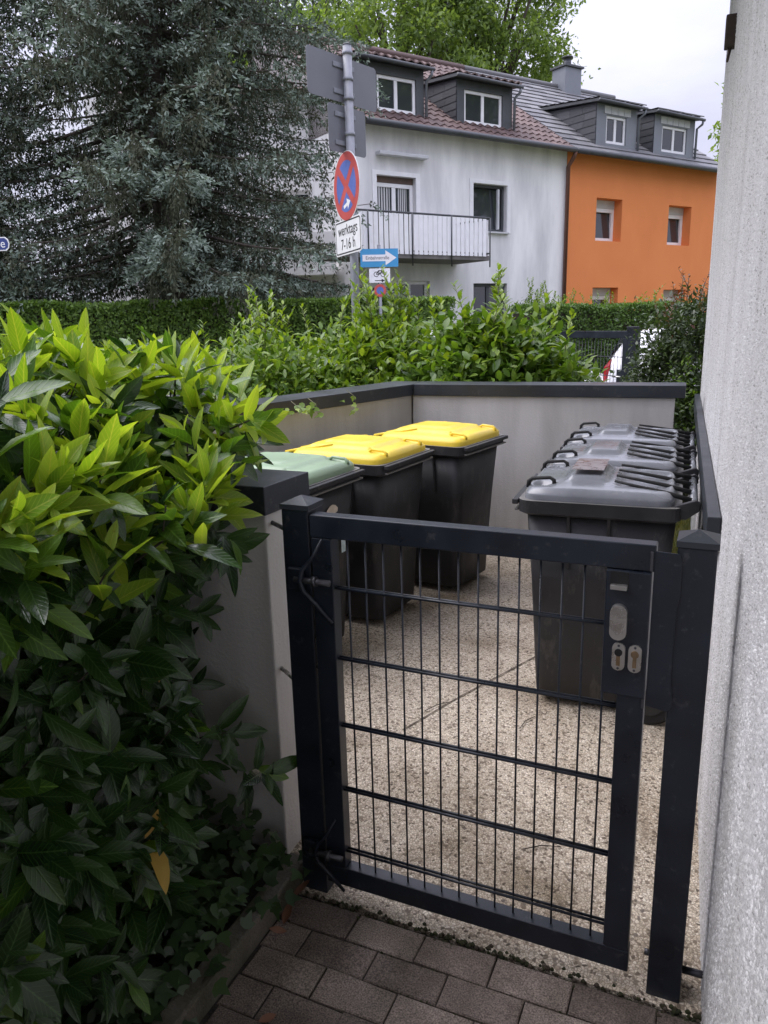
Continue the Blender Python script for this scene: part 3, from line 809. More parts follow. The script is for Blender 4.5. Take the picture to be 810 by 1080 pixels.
RZ = 0.895      # rim top above the bin's ground
def make_bin(label, lidmat, kind, group):
    t = thing('wheelie_bin', label, 'wheelie bin', (0, 0, 0), 0, group)
    # body: tapering tub with the wheel step at the back (+x)
    rings = []
    for z, w, x0, x1, r in ((0.035, 0.385, -0.225, 0.13, 0.05), (0.05, 0.41, -0.245, 0.15, 0.06), (0.22, 0.425, -0.255, 0.165, 0.06), (0.27, 0.43, -0.257, 0.235, 0.06), (0.55, 0.465, -0.27, 0.25, 0.055), (0.842, 0.515, -0.288, 0.268, 0.05)):
        rings.append(rrect((x0 + x1) / 2, 0, x1 - x0, w, r, z, 6))
    mb = MB().loft(rings, smooth=True)
    body = mb.build('body', M_bin, t)
    for s in (-1, 1):
        for xx in (-0.12, 0.03):
            MB().loft([[(xx - .006, s * 0.243, .62), (xx + .006, s * 0.243, .62), (xx + .006, s * 0.232, .62), (xx - .006, s * 0.232, .62)],
                     [(xx - .006, s * 0.268, .84), (xx + .006, s * 0.268, .84), (xx + .006, s * 0.25, .84), (xx - .006, s * 0.25, .84)]]).build('side_rib', M_bin, body)
    # rim with an overhanging collar; its worn top is paler
    mb = MB()
    o = [rrect(-0.015, 0, 0.60, 0.575, 0.05, z, 6) for z in (0.838, 0.846, RZ)]
    o[0] = rrect(-0.012, 0, 0.57, 0.535, 0.045, 0.834, 6)
    mb.loft(o, smooth=False)
    mb.bm.faces.ensure_lookup_table()
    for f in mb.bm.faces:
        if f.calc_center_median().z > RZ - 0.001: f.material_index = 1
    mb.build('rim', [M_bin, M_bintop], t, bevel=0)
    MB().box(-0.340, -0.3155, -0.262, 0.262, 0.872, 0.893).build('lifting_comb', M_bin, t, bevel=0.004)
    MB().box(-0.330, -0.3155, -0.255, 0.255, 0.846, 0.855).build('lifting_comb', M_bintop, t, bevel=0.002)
    lid = link_mesh('lid', lid_mesh(0.545, 0.555, kind), [lidmat], t)
    lid.location = (-0.02, 0, RZ + 0.012)
    for s in (-1, 1):
        y = s * 0.185
        dy = 0.006 if kind == 'black' else 0.018
        hm = M_rubber if kind == 'black' else lidmat
        MB().tube([(-0.270, y, 0.020), (-0.268, y, 0.050 - dy), (-0.255, y, 0.062 - dy), (-0.185, y, 0.068 - dy), (-0.170, y, 0.058 - dy), (-0.168, y, 0.030)], [0.009, 0.009, 0.008, 0.007, 0.008, 0.009], 8).build('lid_handle', hm, lid, smooth=True)
    # hinge end: bar between arms that fan out from the lid's raised field
    for y in (-0.20, -0.07, 0.07, 0.20):
        MB().tube([(0.055 + 0.02 * abs(y), y * 0.86, 0.058), (0.14, y * 0.95, 0.046), (0.24, y, 0.030), (0.335, y * 1.08, 0.008)], [0.005, 0.006, 0.008, 0.010], 8).build('lid_arm', M_rubber if kind == 'black' else lidmat, lid, smooth=True)
    MB().tube([(0.325, -0.235, RZ + 0.005), (0.325, 0.235, RZ + 0.005)], 0.015, 12).build('hinge_bar', M_binlid if kind == 'black' else M_bin, t, smooth=True)
    for s in (-1, 1):
        MB().prism([(0.24, s * 0.245 - .012, 0.85), (0.30, s * 0.245 - .012, 0.85), (0.345, s * 0.245 - .012, 0.885), (0.348, s * 0.245 - .012, 0.912), (0.33, s * 0.245 - .012, 0.925), (0.24, s * 0.245 - .012, 0.893)], (0, 0.024, 0)).build('hinge_lug', M_bin, t, bevel=0.004)
    MB().tube([(0.215, -0.2, 0.1), (0.215, 0.2, 0.1)], 0.011, 10).build('axle', M_darksteel, t, smooth=True)
    for s in (-1, 1):
        w = MB().tube([(0.215, s * 0.205, 0.1), (0.215, s * 0.213, 0.1), (0.215, s * 0.247, 0.1), (0.215, s * 0.255, 0.1)], [0.088, 0.1, 0.1, 0.088], 28).build('wheel', M_rubber, t)
        MB().tube([(0.215, s * 0.2555, 0.1), (0.215, s * 0.260, 0.1)], 0.055, 20).build('hub', M_bin, w)
    return t


GZ = 0.054
def put(b_, front, rot):
    """front = middle of the rim's front edge; rot = turn about the vertical"""
    b_.rotation_euler = (0, 0, rot)
    off = Matrix.Rotation(rot, 3, 'Z') @ Vector((-0.32, 0, 0))
    b_.location = (front[0] - off.x, front[1] - off.y, GZ)


blackgrp = 'black lidded bins in a row along the house wall'
bk = make_bin('dark grey lidded wheelie bin nearest the gate in the row by the house wall', M_binlid, 'black', blackgrp)
spots = [(-0.728, 3.115), (-0.758, 3.750), (-0.790, 4.385)]
labs = ['dark grey lidded wheelie bin nearest the gate in the row by the house wall', 'dark grey lidded wheelie bin in the middle of the row by the house wall', 'dark grey lidded wheelie bin farthest back, beside the rear yard wall']
for i, (sp, lb) in enumerate(zip(spots, labs)):
    b_ = bk if i == 0 else copy_tree(bk)
    b_['label'] = lb
    put(b_, sp, HR + rng.normal(0, 0.008) if i else HR)
    if i == 0: first_black = b_
yl = make_bin('yellow lidded black wheelie bin between the green lidded and the rear yellow one', M_yellow, 'yellow', 'yellow lidded bins along the left yard wall')
yl2 = copy_tree(yl)
yl2['label'] = 'yellow lidded black wheelie bin in the corner against the rear yard wall'
put(yl, (-1.472, 3.60), R(180 - 6)); put(yl2, (-1.245, 4.215), R(180 - 10))
gr = make_bin('sage green lidded black wheelie bin behind the gate post and coping', M_green, 'green', None)
put(gr, (-1.60, 2.985), R(180 - 5))
# labels stuck to the green lidded bin
def sticker(b_, x, y, w, h, mat, pts):
    rot = Matrix.Rotation(b_.rotation_euler.z, 3, 'Z')
    n = rot @ Vector((-1, 0, 0)); u = rot @ Vector((0, -1, 0)); P0 = Vector(b_.location) + rot @ Vector((-0.292, 0, 0))
    d = ray(x, y); c = d * ((P0 - Vector((0, 0, H))).dot(n) / d.dot(n)) + Vector((0, 0, H))
    q = [c + u * (px_ * w) + Vector((0, 0, pz_ * h)) for px_, pz_ in pts]
    MB().prism([tuple(p) for p in q], n * .0015).build('label_sticker', mat, b_, world=True)


sticker(gr, 350, 538, .10, .05, M_cream, [(-.5, -.3), (-.42, .12), (-.15, .42), (.05, .5), (.3, .36), (.5, .02), (.46, -.3), (.2, -.42), (-.2, -.36)])
sticker(gr, 362, 574, .035, .075, M_label, [(-.5, -.5), (-.5, .5), (.5, .45), (.5, -.5)])
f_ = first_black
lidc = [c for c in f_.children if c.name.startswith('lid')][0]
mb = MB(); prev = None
for k in range(13):                        # tinted sheet on the lid's raised field, a reddish reflection painted as colour
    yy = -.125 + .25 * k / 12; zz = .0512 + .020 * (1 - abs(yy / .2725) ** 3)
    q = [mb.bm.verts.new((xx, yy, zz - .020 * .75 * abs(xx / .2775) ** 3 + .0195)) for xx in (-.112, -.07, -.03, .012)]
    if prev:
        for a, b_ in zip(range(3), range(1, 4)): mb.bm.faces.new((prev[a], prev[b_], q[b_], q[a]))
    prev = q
mb.build('lid_reflection', M_red_sticker, lidc, smooth=True)
# =================================================================== STREET SIGNS
RX = Vector((CX.x, CX.y)).normalized()          # to the right across the view
FX = Vector((-RX.y, RX.x))                      # into the view
A_R = math.atan2(RX.y, RX.x)


def flatpoly(mb, pts, y, mi=0):                 # pts (x, z) on a plate's face, y = how far in front (-) of it
    mb.poly([(p[0], y, p[1]) for p in pts], mi)


def circ(r, n=40, cx=0, cz=0, a0=0, a1=360):
    return [(cx + r * math.cos(R(a0 + (a1 - a0) * k / n)), cz + r * math.sin(R(a0 + (a1 - a0) * k / n))) for k in range(n)]


def text(body, name, size, mat, parent, loc, rz, align='CENTER', sx=1.0, ext=0.0006):
    cu = bpy.data.curves.new(name, 'FONT'); cu.body = body; cu.size = size; cu.align_x = align; cu.align_y = 'CENTER'
    cu.extrude = ext; cu.materials.append(mat); cu.space_character = 1.0
    tmp = bpy.data.objects.new('lettering_curve', cu); COL.objects.link(tmp)
    dg = bpy.context.evaluated_depsgraph_get(); dg.update()
    me = bpy.data.meshes.new_from_object(tmp.evaluated_get(dg))
    bpy.data.objects.remove(tmp); bpy.data.curves.remove(cu)
    me.name = name
    o = bpy.data.objects.new(name, me); COL.objects.link(o)
    o.parent = parent; o.location = loc; o.rotation_euler = (R(90), 0, rz); o.scale = (sx, 1, 1)
    return o


pp = at(371, 200, 7.0)
sp = thing('traffic_sign_post', 'grey steel post with no stopping sign and two grey sign backs', 'sign post', (pp.x, pp.y, 0))
zt = at(367, 60, 7.0).z
MB().tube([(0, 0, -0.2), (0, 0, zt)], 0.040, 20).build('pole', M_zinc, sp, smooth=True)
MB().tube([(0, 0, zt + .001), (0, 0, zt + 0.012)], [0.043, 0.035], 20).build('pole_cap', M_darkmetal, sp)
angA = A_R - R(64)
ua = Vector((math.cos(angA), math.sin(angA), 0)); na = Vector((math.sin(angA), -math.cos(angA), 0))   # na: out of the face
zc = at(368, 196, 6.95).z
mb = MB()
mb.prism([(x, 0, z) for x, z in circ(0.30, 48)], (0, 0.004, 0), 0)
flatpoly(mb, circ(0.293, 48), -0.0008, 1)
for k, a in enumerate((0, 90, 180, 270)):
    w = 0.034
    pts = []
    r_in = w * 1.414
    arc = []
    dth = math.degrees(math.asin(w / 0.222))
    for q in range(13):
        t = R(a - 45 + dth + (90 - 2 * dth) * q / 12); arc.append((0.222 * math.cos(t), 0.222 * math.sin(t)))
    pts = [(r_in * math.cos(R(a)), r_in * math.sin(R(a)))] + arc
    flatpoly(mb, pts, -0.0016, 2)
ar = [(-0.075, -0.140), (0.01, -0.140), (0.01, -0.105), (0.085, -0.155), (0.01, -0.205), (0.01, -0.170), (-0.075, -0.170)]
cs, sn = math.cos(R(14)), math.sin(R(14))
ar = [(x * cs - (z + .155) * sn, x * sn + (z + .155) * cs - .155) for x, z in ar]
flatpoly(mb, ar, -0.0024, 3)
rs = mb.build('no_stopping_sign', [M_signwhite, M_signred, M_signblue, M_signwhite], sp)
rs.location = na * 0.055 + Vector((0, 0, zc)); rs.rotation_euler = (0, R(-2), angA)
zp = at(372, 247.5, 6.95).z
mb = MB()
rr_ = [(p[0], p[1]) for p in rrect(0, 0, 0.60, 0.315, 0.03, 0, 6)]
mb.prism([(x, 0, z) for x, z in rr_], (0, 0.004, 0), 0)
oo = [(p[0], p[1]) for p in rrect(0, 0, 0.575, 0.29, 0.024, 0, 6)]; ii = [(p[0], p[1]) for p in rrect(0, 0, 0.552, 0.267, 0.018, 0, 6)]
vo = [mb.bm.verts.new((x, -0.0008, z)) for x, z in oo]; vi = [mb.bm.verts.new((x, -0.0008, z)) for x, z in ii]
for k in range(len(vo)):
    mb.bm.faces.new((vo[k], vo[(k + 1) % len(vo)], vi[(k + 1) % len(vo)], vi[k])).material_index = 1
pl = mb.build('time_plate', [M_signwhite, M_signblack], sp)
pl.location = na * 0.055 + ua * 0.0 + Vector((0, 0, zp)); pl.rotation_euler = (0, R(-1.5), angA)
text('werktags', 'lettering', 0.135, M_signblack, pl, (0, -0.0012, 0.062), 0, sx=0.92)
text('7-16 h', 'lettering', 0.135, M_signblack, pl, (0, -0.0012, -0.066), 0, sx=0.95)
angB = A_R + R(51)
ub = Vector((math.cos(angB), math.sin(angB), 0)); nb = Vector((-math.sin(angB), math.cos(angB), 0))
def on_plane(x, y, off):                         # pixel to the vertical plane behind the pole
    d = ray(x, y); P0 = Vector((pp.x, pp.y, 0)) + nb * off
    s = (P0 - Vector((0, 0, H))).dot(nb) / d.dot(nb)
    w = d * s + Vector((0, 0, H)) - Vector((pp.x, pp.y, 0))
    return w.dot(ub), w.z
for (x0, y0, x1, y1), nm in (((322, 46, 397, 119), 'direction_sign_back'), ((345, 107, 386, 167), 'square_sign_back')):
    a0, z1_ = on_plane(x0, y0, 0.06); a1, z0_ = on_plane(x1, y1, 0.06)
    o = MB().prism([(p[0], 0, p[1]) for p in rrect((a0 + a1) / 2, (z0_ + z1_) / 2, a1 - a0, z1_ - z0_, 0.035, 0, 6)], (0, 0.004, 0)).build(nm, M_signback, sp, bevel=0)
    o.location = nb * 0.056; o.rotation_euler = (0, 0, angB)
    for zz in (z0_ + 0.08, z1_ - 0.08):
        o2 = MB().box(-0.14, 0.14, -0.012, -0.0015, zz - 0.02, zz + 0.02).build('mounting_rail', M_zinc, o, bevel=0.003)
for zz in (zt - 0.06, zt - 0.27, zt - 0.43, zt - 0.72, zc + 0.2, zc - 0.2, zp):
    MB().tube([(0, 0, zz - 0.016), (0, 0, zz + 0.016)], 0.046, 20).build('clamp', M_zinc, sp)

# one-way sign across the street
q = at(400, 272, 12.2)
ow = thing('one_way_sign_post', 'blue one way arrow sign on a thin post above the shrubs', 'sign post', (q.x, q.y, 0), A_R + R(4))
MB().tube([(0, 0.03, -0.1), (0, 0.03, q.z + 0.2)], 0.028, 12).build('pole', M_zinc, ow, smooth=True)
mb = MB().box(-0.305, 0.305, -0.002, 0.002, q.z - 0.14, q.z + 0.14)
flatpoly(mb, [(-0.27, q.z - 0.05), (0.10, q.z - 0.05), (0.10, q.z - 0.115), (0.275, q.z), (0.10, q.z + 0.115), (0.10, q.z + 0.05), (-0.27, q.z + 0.05)], -0.0035, 1)
o = mb.build('arrow_sign', [M_cyan, M_signwhite], ow)
text('Einbahnstraße', 'lettering', 0.075, M_signblack, o, (-0.03, -0.0042, q.z), 0, sx=0.9, ext=0.0002)
z1_ = at(402, 291, 12.2).z
mb = MB().box(-0.17, 0.17, -0.002, 0.002, z1_ - 0.10, z1_ + 0.12)
for cx in (-0.055, 0.055):
    oo = circ(0.042, 18, cx, z1_ + 0.03); ii = circ(0.032, 18, cx, z1_ + 0.03)
    vo = [mb.bm.verts.new((x, -0.0035, z)) for x, z in oo]; vi = [mb.bm.verts.new((x, -0.0035, z)) for x, z in ii]
    for k in range(18): mb.bm.faces.new((vo[k], vo[(k + 1) % 18], vi[(k + 1) % 18], vi[k])).material_index = 1
for (ax, az, bx, bz) in ((-0.055, .03, -0.02, .085), (-0.02, .085, 0.04, .085), (0.055, .03, 0.035, .10), (-0.02, .085, 0.0, .03), (0, .03, 0.04, .085), (-.055, .03, 0, .03)):
    d_ = Vector((bx - ax, bz - az)).normalized(); n_ = Vector((-d_.y, d_.x)) * 0.006
    flatpoly(mb, [(ax - n_.x, z1_ + az - n_.y), (bx - n_.x, z1_ + bz - n_.y), (bx + n_.x, z1_ + bz + n_.y), (ax + n_.x, z1_ + az + n_.y)], -0.0045, 1)
flatpoly(mb, [(-0.08, z1_ - 0.062), (0.03, z1_ - 0.062), (0.03, z1_ - 0.04), (0.085, z1_ - 0.068), (0.03, z1_ - 0.095), (0.03, z1_ - 0.074), (-0.08, z1_ - 0.074)], -0.0035, 1)
mb.build('bicycle_plate', [M_signwhite, M_signblack], ow)
z2_ = at(402, 306, 12.2).z
mb = MB().prism([(x, 0, z) for x, z in circ(0.10, 28, 0.0, z2_)], (0, 0.004, 0), 0)
flatpoly(mb, circ(0.058, 24, 0.0, z2_), -0.0012, 1)
mb.build('red_disc', [M_signred, M_signblue], ow)

# street name plate at the left edge
q = at(10, 257, 9.0)
sn_ = thing('street_name_sign', 'dark blue street name plate with white border before the spruce', 'street sign', (q.x, q.y, 0), A_R + R(-6))
mb = MB()
pts = [(-0.72, q.z - .078), (-0.045, q.z - .078), (-0.012, q.z - .05), (0, q.z), (-0.012, q.z + .05), (-0.045, q.z + .078), (-0.72, q.z + .078)]
mb.prism([(x, -0.004, z) for x, z in pts], (0, 0.006, 0), 1)
flatpoly(mb, [(x * 0.985 - 0.012, q.z + (z - q.z) * 0.84) for x, z in pts], -0.0052, 0)
o = mb.build('plate', [M_navy, M_signwhite], sn_)
text('Straße', 'lettering', 0.135, M_signwhite, o, (-0.05, -0.0062, q.z), 0, 'RIGHT')
MB().tube([(-0.55, 0.035, -.1), (-0.55, 0.035, q.z + .12)], 0.03, 12).build('pole', M_zinc, sn_, smooth=True)

# =================================================================== SECOND GATE
ga, gb_ = at(600, 349, 8.65), at(664, 349, 7.85)
gd = (gb_ - ga); gd.z = 0; glen = gd.length; grz = math.atan2(gd.y, gd.x)
ztop = at(640, 349, 8.15).z
g2 = thing('garden_gate', 'anthracite mesh gate in the far hedge with a white car behind', 'gate', (ga.x, ga.y, 0), grz)
x0 = -0.12
MB().box(x0, glen - 0.01, -.02, .02, ztop - .075, ztop).build('top_rail', M_anth, g2, bevel=0.003)
MB().box(x0, glen - 0.01, -.02, .02, 0.05, 0.11).build('bottom_rail', M_anth, g2, bevel=0.003)
MB().box(x0, x0 + .06, -.02, .02, 0.111, ztop - .076).build('stile', M_anth, g2, bevel=0.003)
MB().box(glen - .07, glen - .01, -.02, .02, 0.111, ztop - .076).build('stile', M_anth, g2, bevel=0.003)
mb = MB()
k = x0 + .1
while k < glen - .08:
    mb.tube([(k, 0, .1), (k, 0, ztop - .07)], 0.003, 5); k += .05
for z in np.arange(.2, ztop - .1, .2):
    for yy in (-.006, .006): mb.tube([(x0 + .05, yy, z), (glen - .06, yy, z)], 0.0038, 5)
mb.build('mesh_panel', M_anth, g2)
MB().tube([(glen - .16, -.055, ztop - .47), (glen - .05, -.055, ztop - .47), (glen - .045, -.021, ztop - .47)], 0.009, 8).build('handle', M_steel, g2, smooth=True)
MB().box(glen - .13, glen - .015, -.028, .028, ztop - .62, ztop - .40).build('lock_case', M_anth, g2, bevel=.003)
for sx, lab, lx in ((glen + .01, 'tall anthracite post of the far gate beside the dark hedge', 0),):
    p = thing('gate_post', lab, 'gate post', tuple((ga + gd.normalized() * (sx + .05)).xy) + (0,), grz, 'posts of the far gate')
    MB().box(-.05, .05, -.05, .05, -.1, ztop + .03).build('shaft', M_anth, p, bevel=.003)
    MB().box(-.053, .053, -.053, .053, ztop + .031, ztop + .045).build('cap', M_anthcap, p, bevel=.002)

# =================================================================== CARS
def make_car(label, loc, rz):
    """white hatchback: front at +x, origin on the ground under the middle of the nose"""
    t = thing('parked_car', label, 'car', loc, rz, 'white cars parked along the street')
    st = [  # x, half width, sill z, shoulder z, half width of the roof, roof z
        (0.00, 0.62, 0.30, 0.62, 0.55, 0.66), (-0.10, 0.74, 0.24, 0.72, 0.62, 0.76), (-0.35, 0.82, 0.22, 0.80, 0.66, 0.85), (-0.95, 0.86, 0.22, 0.90, 0.70, 0.98),
        (-1.10, 0.87, 0.22, 0.92, 0.69, 1.03), (-1.75, 0.875, 0.22, 0.95, 0.60, 1.44), (-2.10, 0.88, 0.22, 0.96, 0.59, 1.51), (-2.8, 0.88, 0.22, 0.98, 0.58, 1.53),
        (-3.45, 0.87, 0.22, 1.0, 0.57, 1.49), (-3.72, 0.85, 0.24, 1.0, 0.56, 1.40), (-3.93, 0.80, 0.28, 0.98, 0.60, 1.04), (-4.02, 0.72, 0.34, 0.84, 0.62, 0.88)]
    def ring(x, w, s0, sh, wr, rz_):
        return [(x, -w + .05, s0), (x, -w, s0 + .12), (x, -w, sh - .12), (x, -w + .03, sh), (x, -wr - .015, rz_ - .06), (x, -wr + .10, rz_),
                (x, wr - .10, rz_), (x, wr + .015, rz_ - .06), (x, w - .03, sh), (x, w, sh - .12), (x, w, s0 + .12), (x, w - .05, s0)]
    rings = [ring(*q) for q in st]
    b_ = MB().loft(rings, smooth=True).build('body', M_carwhite, t)
    ss = b_.modifiers.new('round', 'SUBSURF'); ss.levels = 2; ss.render_levels = 2
    for s in (-1, 1):
        def sidept(x, f):
            for a, c in zip(st, st[1:]):
                if c[0] <= x <= a[0]:
                    k = (x - a[0]) / (c[0] - a[0]); q = [u + (v - u) * k for u, v in zip(a, c)]; break
            y = (q[1] - .03) + (q[4] + .015 - q[1] + .03) * f
            z = q[3] + (q[5] - .06 - q[3]) * f
            return (x, s * (y + .012), z)
        for (xa, xb, xc, xd) in ((-1.55, -2.35, -2.35, -1.95), (-2.42, -3.3, -3.15, -2.42)):
            pts = [sidept(xa, .08), sidept(xb, .08), sidept(xc, .86), sidept(xd, .86)]
            MB().prism(pts, (0, -s * 0.02, 0)).build('side_window', M_carglass, t)
        MB().loft([[(-3.91, s * .79, .76), (-3.972, s * .775, .76), (-3.965, s * .775, .96), (-3.90, s * .79, .97)], [(-3.862, s * .762, 1.06), (-3.885, s * .75, 1.06), (-3.88, s * .75, 1.07), (-3.862, s * .762, 1.07)]]).build('tail_light', M_tail, t, bevel=0.005)
        MB().loft([[(-.05, s * .70, .60), (-.05, s * .50, .58), (-.06, s * .50, .70), (-.07, s * .70, .72)], [(-.35, s * .83, .68), (-.30, s * .60, .68), (-.30, s * .60, .79), (-.36, s * .825, .80)]]).build('headlight', M_lamp, t, bevel=0.008)
        MB().box(-1.45, -1.32, s * .94 - .07, s * .94 + .07, .97, 1.08).build('wing_mirror', M_carwhite, t, bevel=.02)
        for wx in (-.78, -3.32):
            w = MB().tube([(wx, s * .70, .31), (wx, s * .715, .31), (wx, s * .865, .31), (wx, s * .885, .31)], [.29, .31, .31, .28], 32).build('wheel', M_rubber, t)
            MB().tube([(wx, s * .886, .31), (wx, s * .892, .31)], .20, 24).build('rim', M_zinc, w)
    MB().prism([(-1.16, -.60, 1.055), (-1.16, .60, 1.055), (-1.72, .50, 1.43), (-1.72, -.50, 1.43)], (.012, 0, .02)).build('windscreen', M_carglass, t)
    MB().prism([(-3.76, -.50, 1.37), (-3.76, .50, 1.37), (-3.935, .56, 1.06), (-3.935, -.56, 1.06)], (-.016, 0, .008)).build('rear_window', M_carglass, t)
    MB().box(-4.045, -4.03, -.26, .26, .56, .67).build('number_plate', M_signwhite, t, bevel=.004)
    MB().box(-.03, .035, -.5, .5, .36, .5).build('grille', M_carblack, t, bevel=.01)
    return t


pB = at(642, 404, 10.4); pA = at(649, 380, 10.7)
carB = make_car('white parked car with its bonnet seen through the far mesh gate', (pB.x, pB.y + .85, -.045), R(2))
carA = copy_tree(carB)
carA['label'] = 'white parked car with red tail light seen beside the far gate post'
carA.location = (pA.x + 3.80, pA.y + .85, -.045); carA.rotation_euler = (0, 0, R(1))

# =================================================================== HOUSES ACROSS THE STREET
FRZ = R(57.5)
FO = Vector((-7.691, 16.972, 0))


def facade(mb, x0, x1, z0, z1, holes, y=0.0, depth=0.16, mi=0):
    xs = sorted({x0, x1, *[h[0] for h in holes], *[h[1] for h in holes]})
    zs = sorted({z0, z1, *[h[2] for h in holes], *[h[3] for h in holes]})
    for xa, xb in zip(xs, xs[1:]):
        for za, zb in zip(zs, zs[1:]):
            cx, cz = (xa + xb) / 2, (za + zb) / 2
            if any(h[0] < cx < h[1] and h[2] < cz < h[3] for h in holes): continue
            mb.poly([(xa, y, za), (xb, y, za), (xb, y, zb), (xa, y, zb)], mi)
    for a, b_, c, d_ in holes:
        mb.poly([(a, y, c), (a, y + depth, c), (a, y + depth, d_), (a, y, d_)], mi)
        mb.poly([(b_, y, c), (b_, y, d_), (b_, y + depth, d_), (b_, y + depth, c)], mi)
        mb.poly([(a, y, d_), (a, y + depth, d_), (b_, y + depth, d_), (b_, y, d_)], mi)
        mb.poly([(a, y, c), (b_, y, c), (b_, y + depth, c), (a, y + depth, c)], mi)


def window(parent, x0, x1, z0, z1, y, mull=1, fw=0.07, frame=None, sill=True, curtain=False, tilt=0.0, box=0.0, boxmat=None):
    frame = frame or M_pvc
    mb = MB()
    zt_ = z1 - box
    e = 0.002
    for a, b_, c, d_ in ((x0 + e, x0 + fw, z0 + e, zt_ - e), (x1 - fw, x1 - e, z0 + e, zt_ - e), (x0 + fw + e, x1 - fw - e, z0 + e, z0 + fw), (x0 + fw + e, x1 - fw - e, zt_ - fw, zt_ - e)):
        mb.box(a, b_, y - .05, y + .02, c, d_)
    for k in range(mull):
        xm = x0 + (x1 - x0) * (k + 1) / (mull + 1)
        mb.box(xm - fw * .6, xm + fw * .6, y - .045, y + .015, z0 + fw + e, zt_ - fw - e)
    f = mb.build('window', frame, parent, bevel=0.004, seg=1)
    g = MB().box(x0 + fw * .8, x1 - fw * .8, -0.006, 0.0, 0, zt_ - z0 - 1.7 * fw).build('pane', M_glass, f)
    g.location = (0, y - .012, z0 + fw * .85); g.rotation_euler = (R(tilt), 0, 0)
    if curtain:
        mb = MB()
        for xa, xb in curtain:
            n = 14
            pr = None
            for k in range(n + 1):
                xx = xa + (xb - xa) * k / n; yy = y + .05 + .015 * math.sin(k * 2.1)
                q_ = [mb.bm.verts.new((xx, yy - .09 + .02, z0 + fw)), mb.bm.verts.new((xx, yy - .07, zt_ - fw))]
                if pr: mb.bm.faces.new((pr[0], q_[0], q_[1], pr[1]))
                pr = q_
        mb.build('curtain', M_curtain, f)
    if sill:
        MB().box(x0 - .03, x1 + .03, y - .24, y - .055, z0 - .045, z0 - .004).build('sill', frame if frame is M_pvc else M_shutter, f, bevel=.004, seg=1)
    if box:
        MB().box(x0 + e, x1 - e, y - .06, y + .02, z1 - box + e, z1 - e).build('shutter_box', boxmat or M_shutter, f, bevel=.004, seg=1)
    return f


def tiles(name, parent, mat, x0, x1, y0, z0, y1, z1, row=0.33, wave=0.24, amp=0.028, keep=None):
    """courses of roof tiles laid up the slope from (y0, z0) to (y1, z1); every tile its own island"""
    L = math.hypot(y1 - y0, z1 - z0); uy, uz = (y1 - y0) / L, (z1 - z0) / L; ny, nz = -uz, uy
    nrow = int(L / row); bm = bmesh.new()
    prof = 4 if amp > 0.012 else 1
    for r_ in range(nrow + 1):
        off = (r_ % 2) * wave / 2 if amp <= 0.012 else 0
        x = x0 - off
        while x < x1 - 1e-3:
            xa, xb = max(x, x0), min(x + wave, x1)
            x += wave
            if xb - xa < 0.01: continue
            sa = r_ * row - .02; sb = min((r_ + 1) * row + .03, L)
            ym = y0 + uy * (sa + sb) / 2
            if keep and not keep((xa + xb) / 2, ym): continue
            lo, hi = [], []
            for k in range(prof + 1):
                t = k / prof; xx = xa + (xb - xa) * t
                h = amp * math.sin(t * 2 * math.pi) if prof > 1 else 0.004 * (k)
                for arr, s_, lift in ((lo, sa, .036), (hi, sb, .004)):
                    arr.append(bm.verts.new((xx, y0 + uy * s_ + ny * (h + lift), z0 + uz * s_ + nz * (h + lift))))
            dn = [bm.verts.new((v.co.x, v.co.y - ny * .03, v.co.z - nz * .03)) for v in lo]
            for k in range(prof):
                bm.faces.new((lo[k], lo[k + 1], hi[k + 1], hi[k])); bm.faces.new((dn[k], dn[k + 1], lo[k + 1], lo[k]))
    me = bpy.data.meshes.new(name); bm.to_mesh(me); bm.free()
    return link_mesh(name, me, mat, parent)


def gutter(name, parent, pts, r, mat):
    return MB().tube(pts, r, 8).build(name, mat, parent, smooth=True)


SL = 0.66
def zroof(y): return 5.93 + SL * (y + .25)


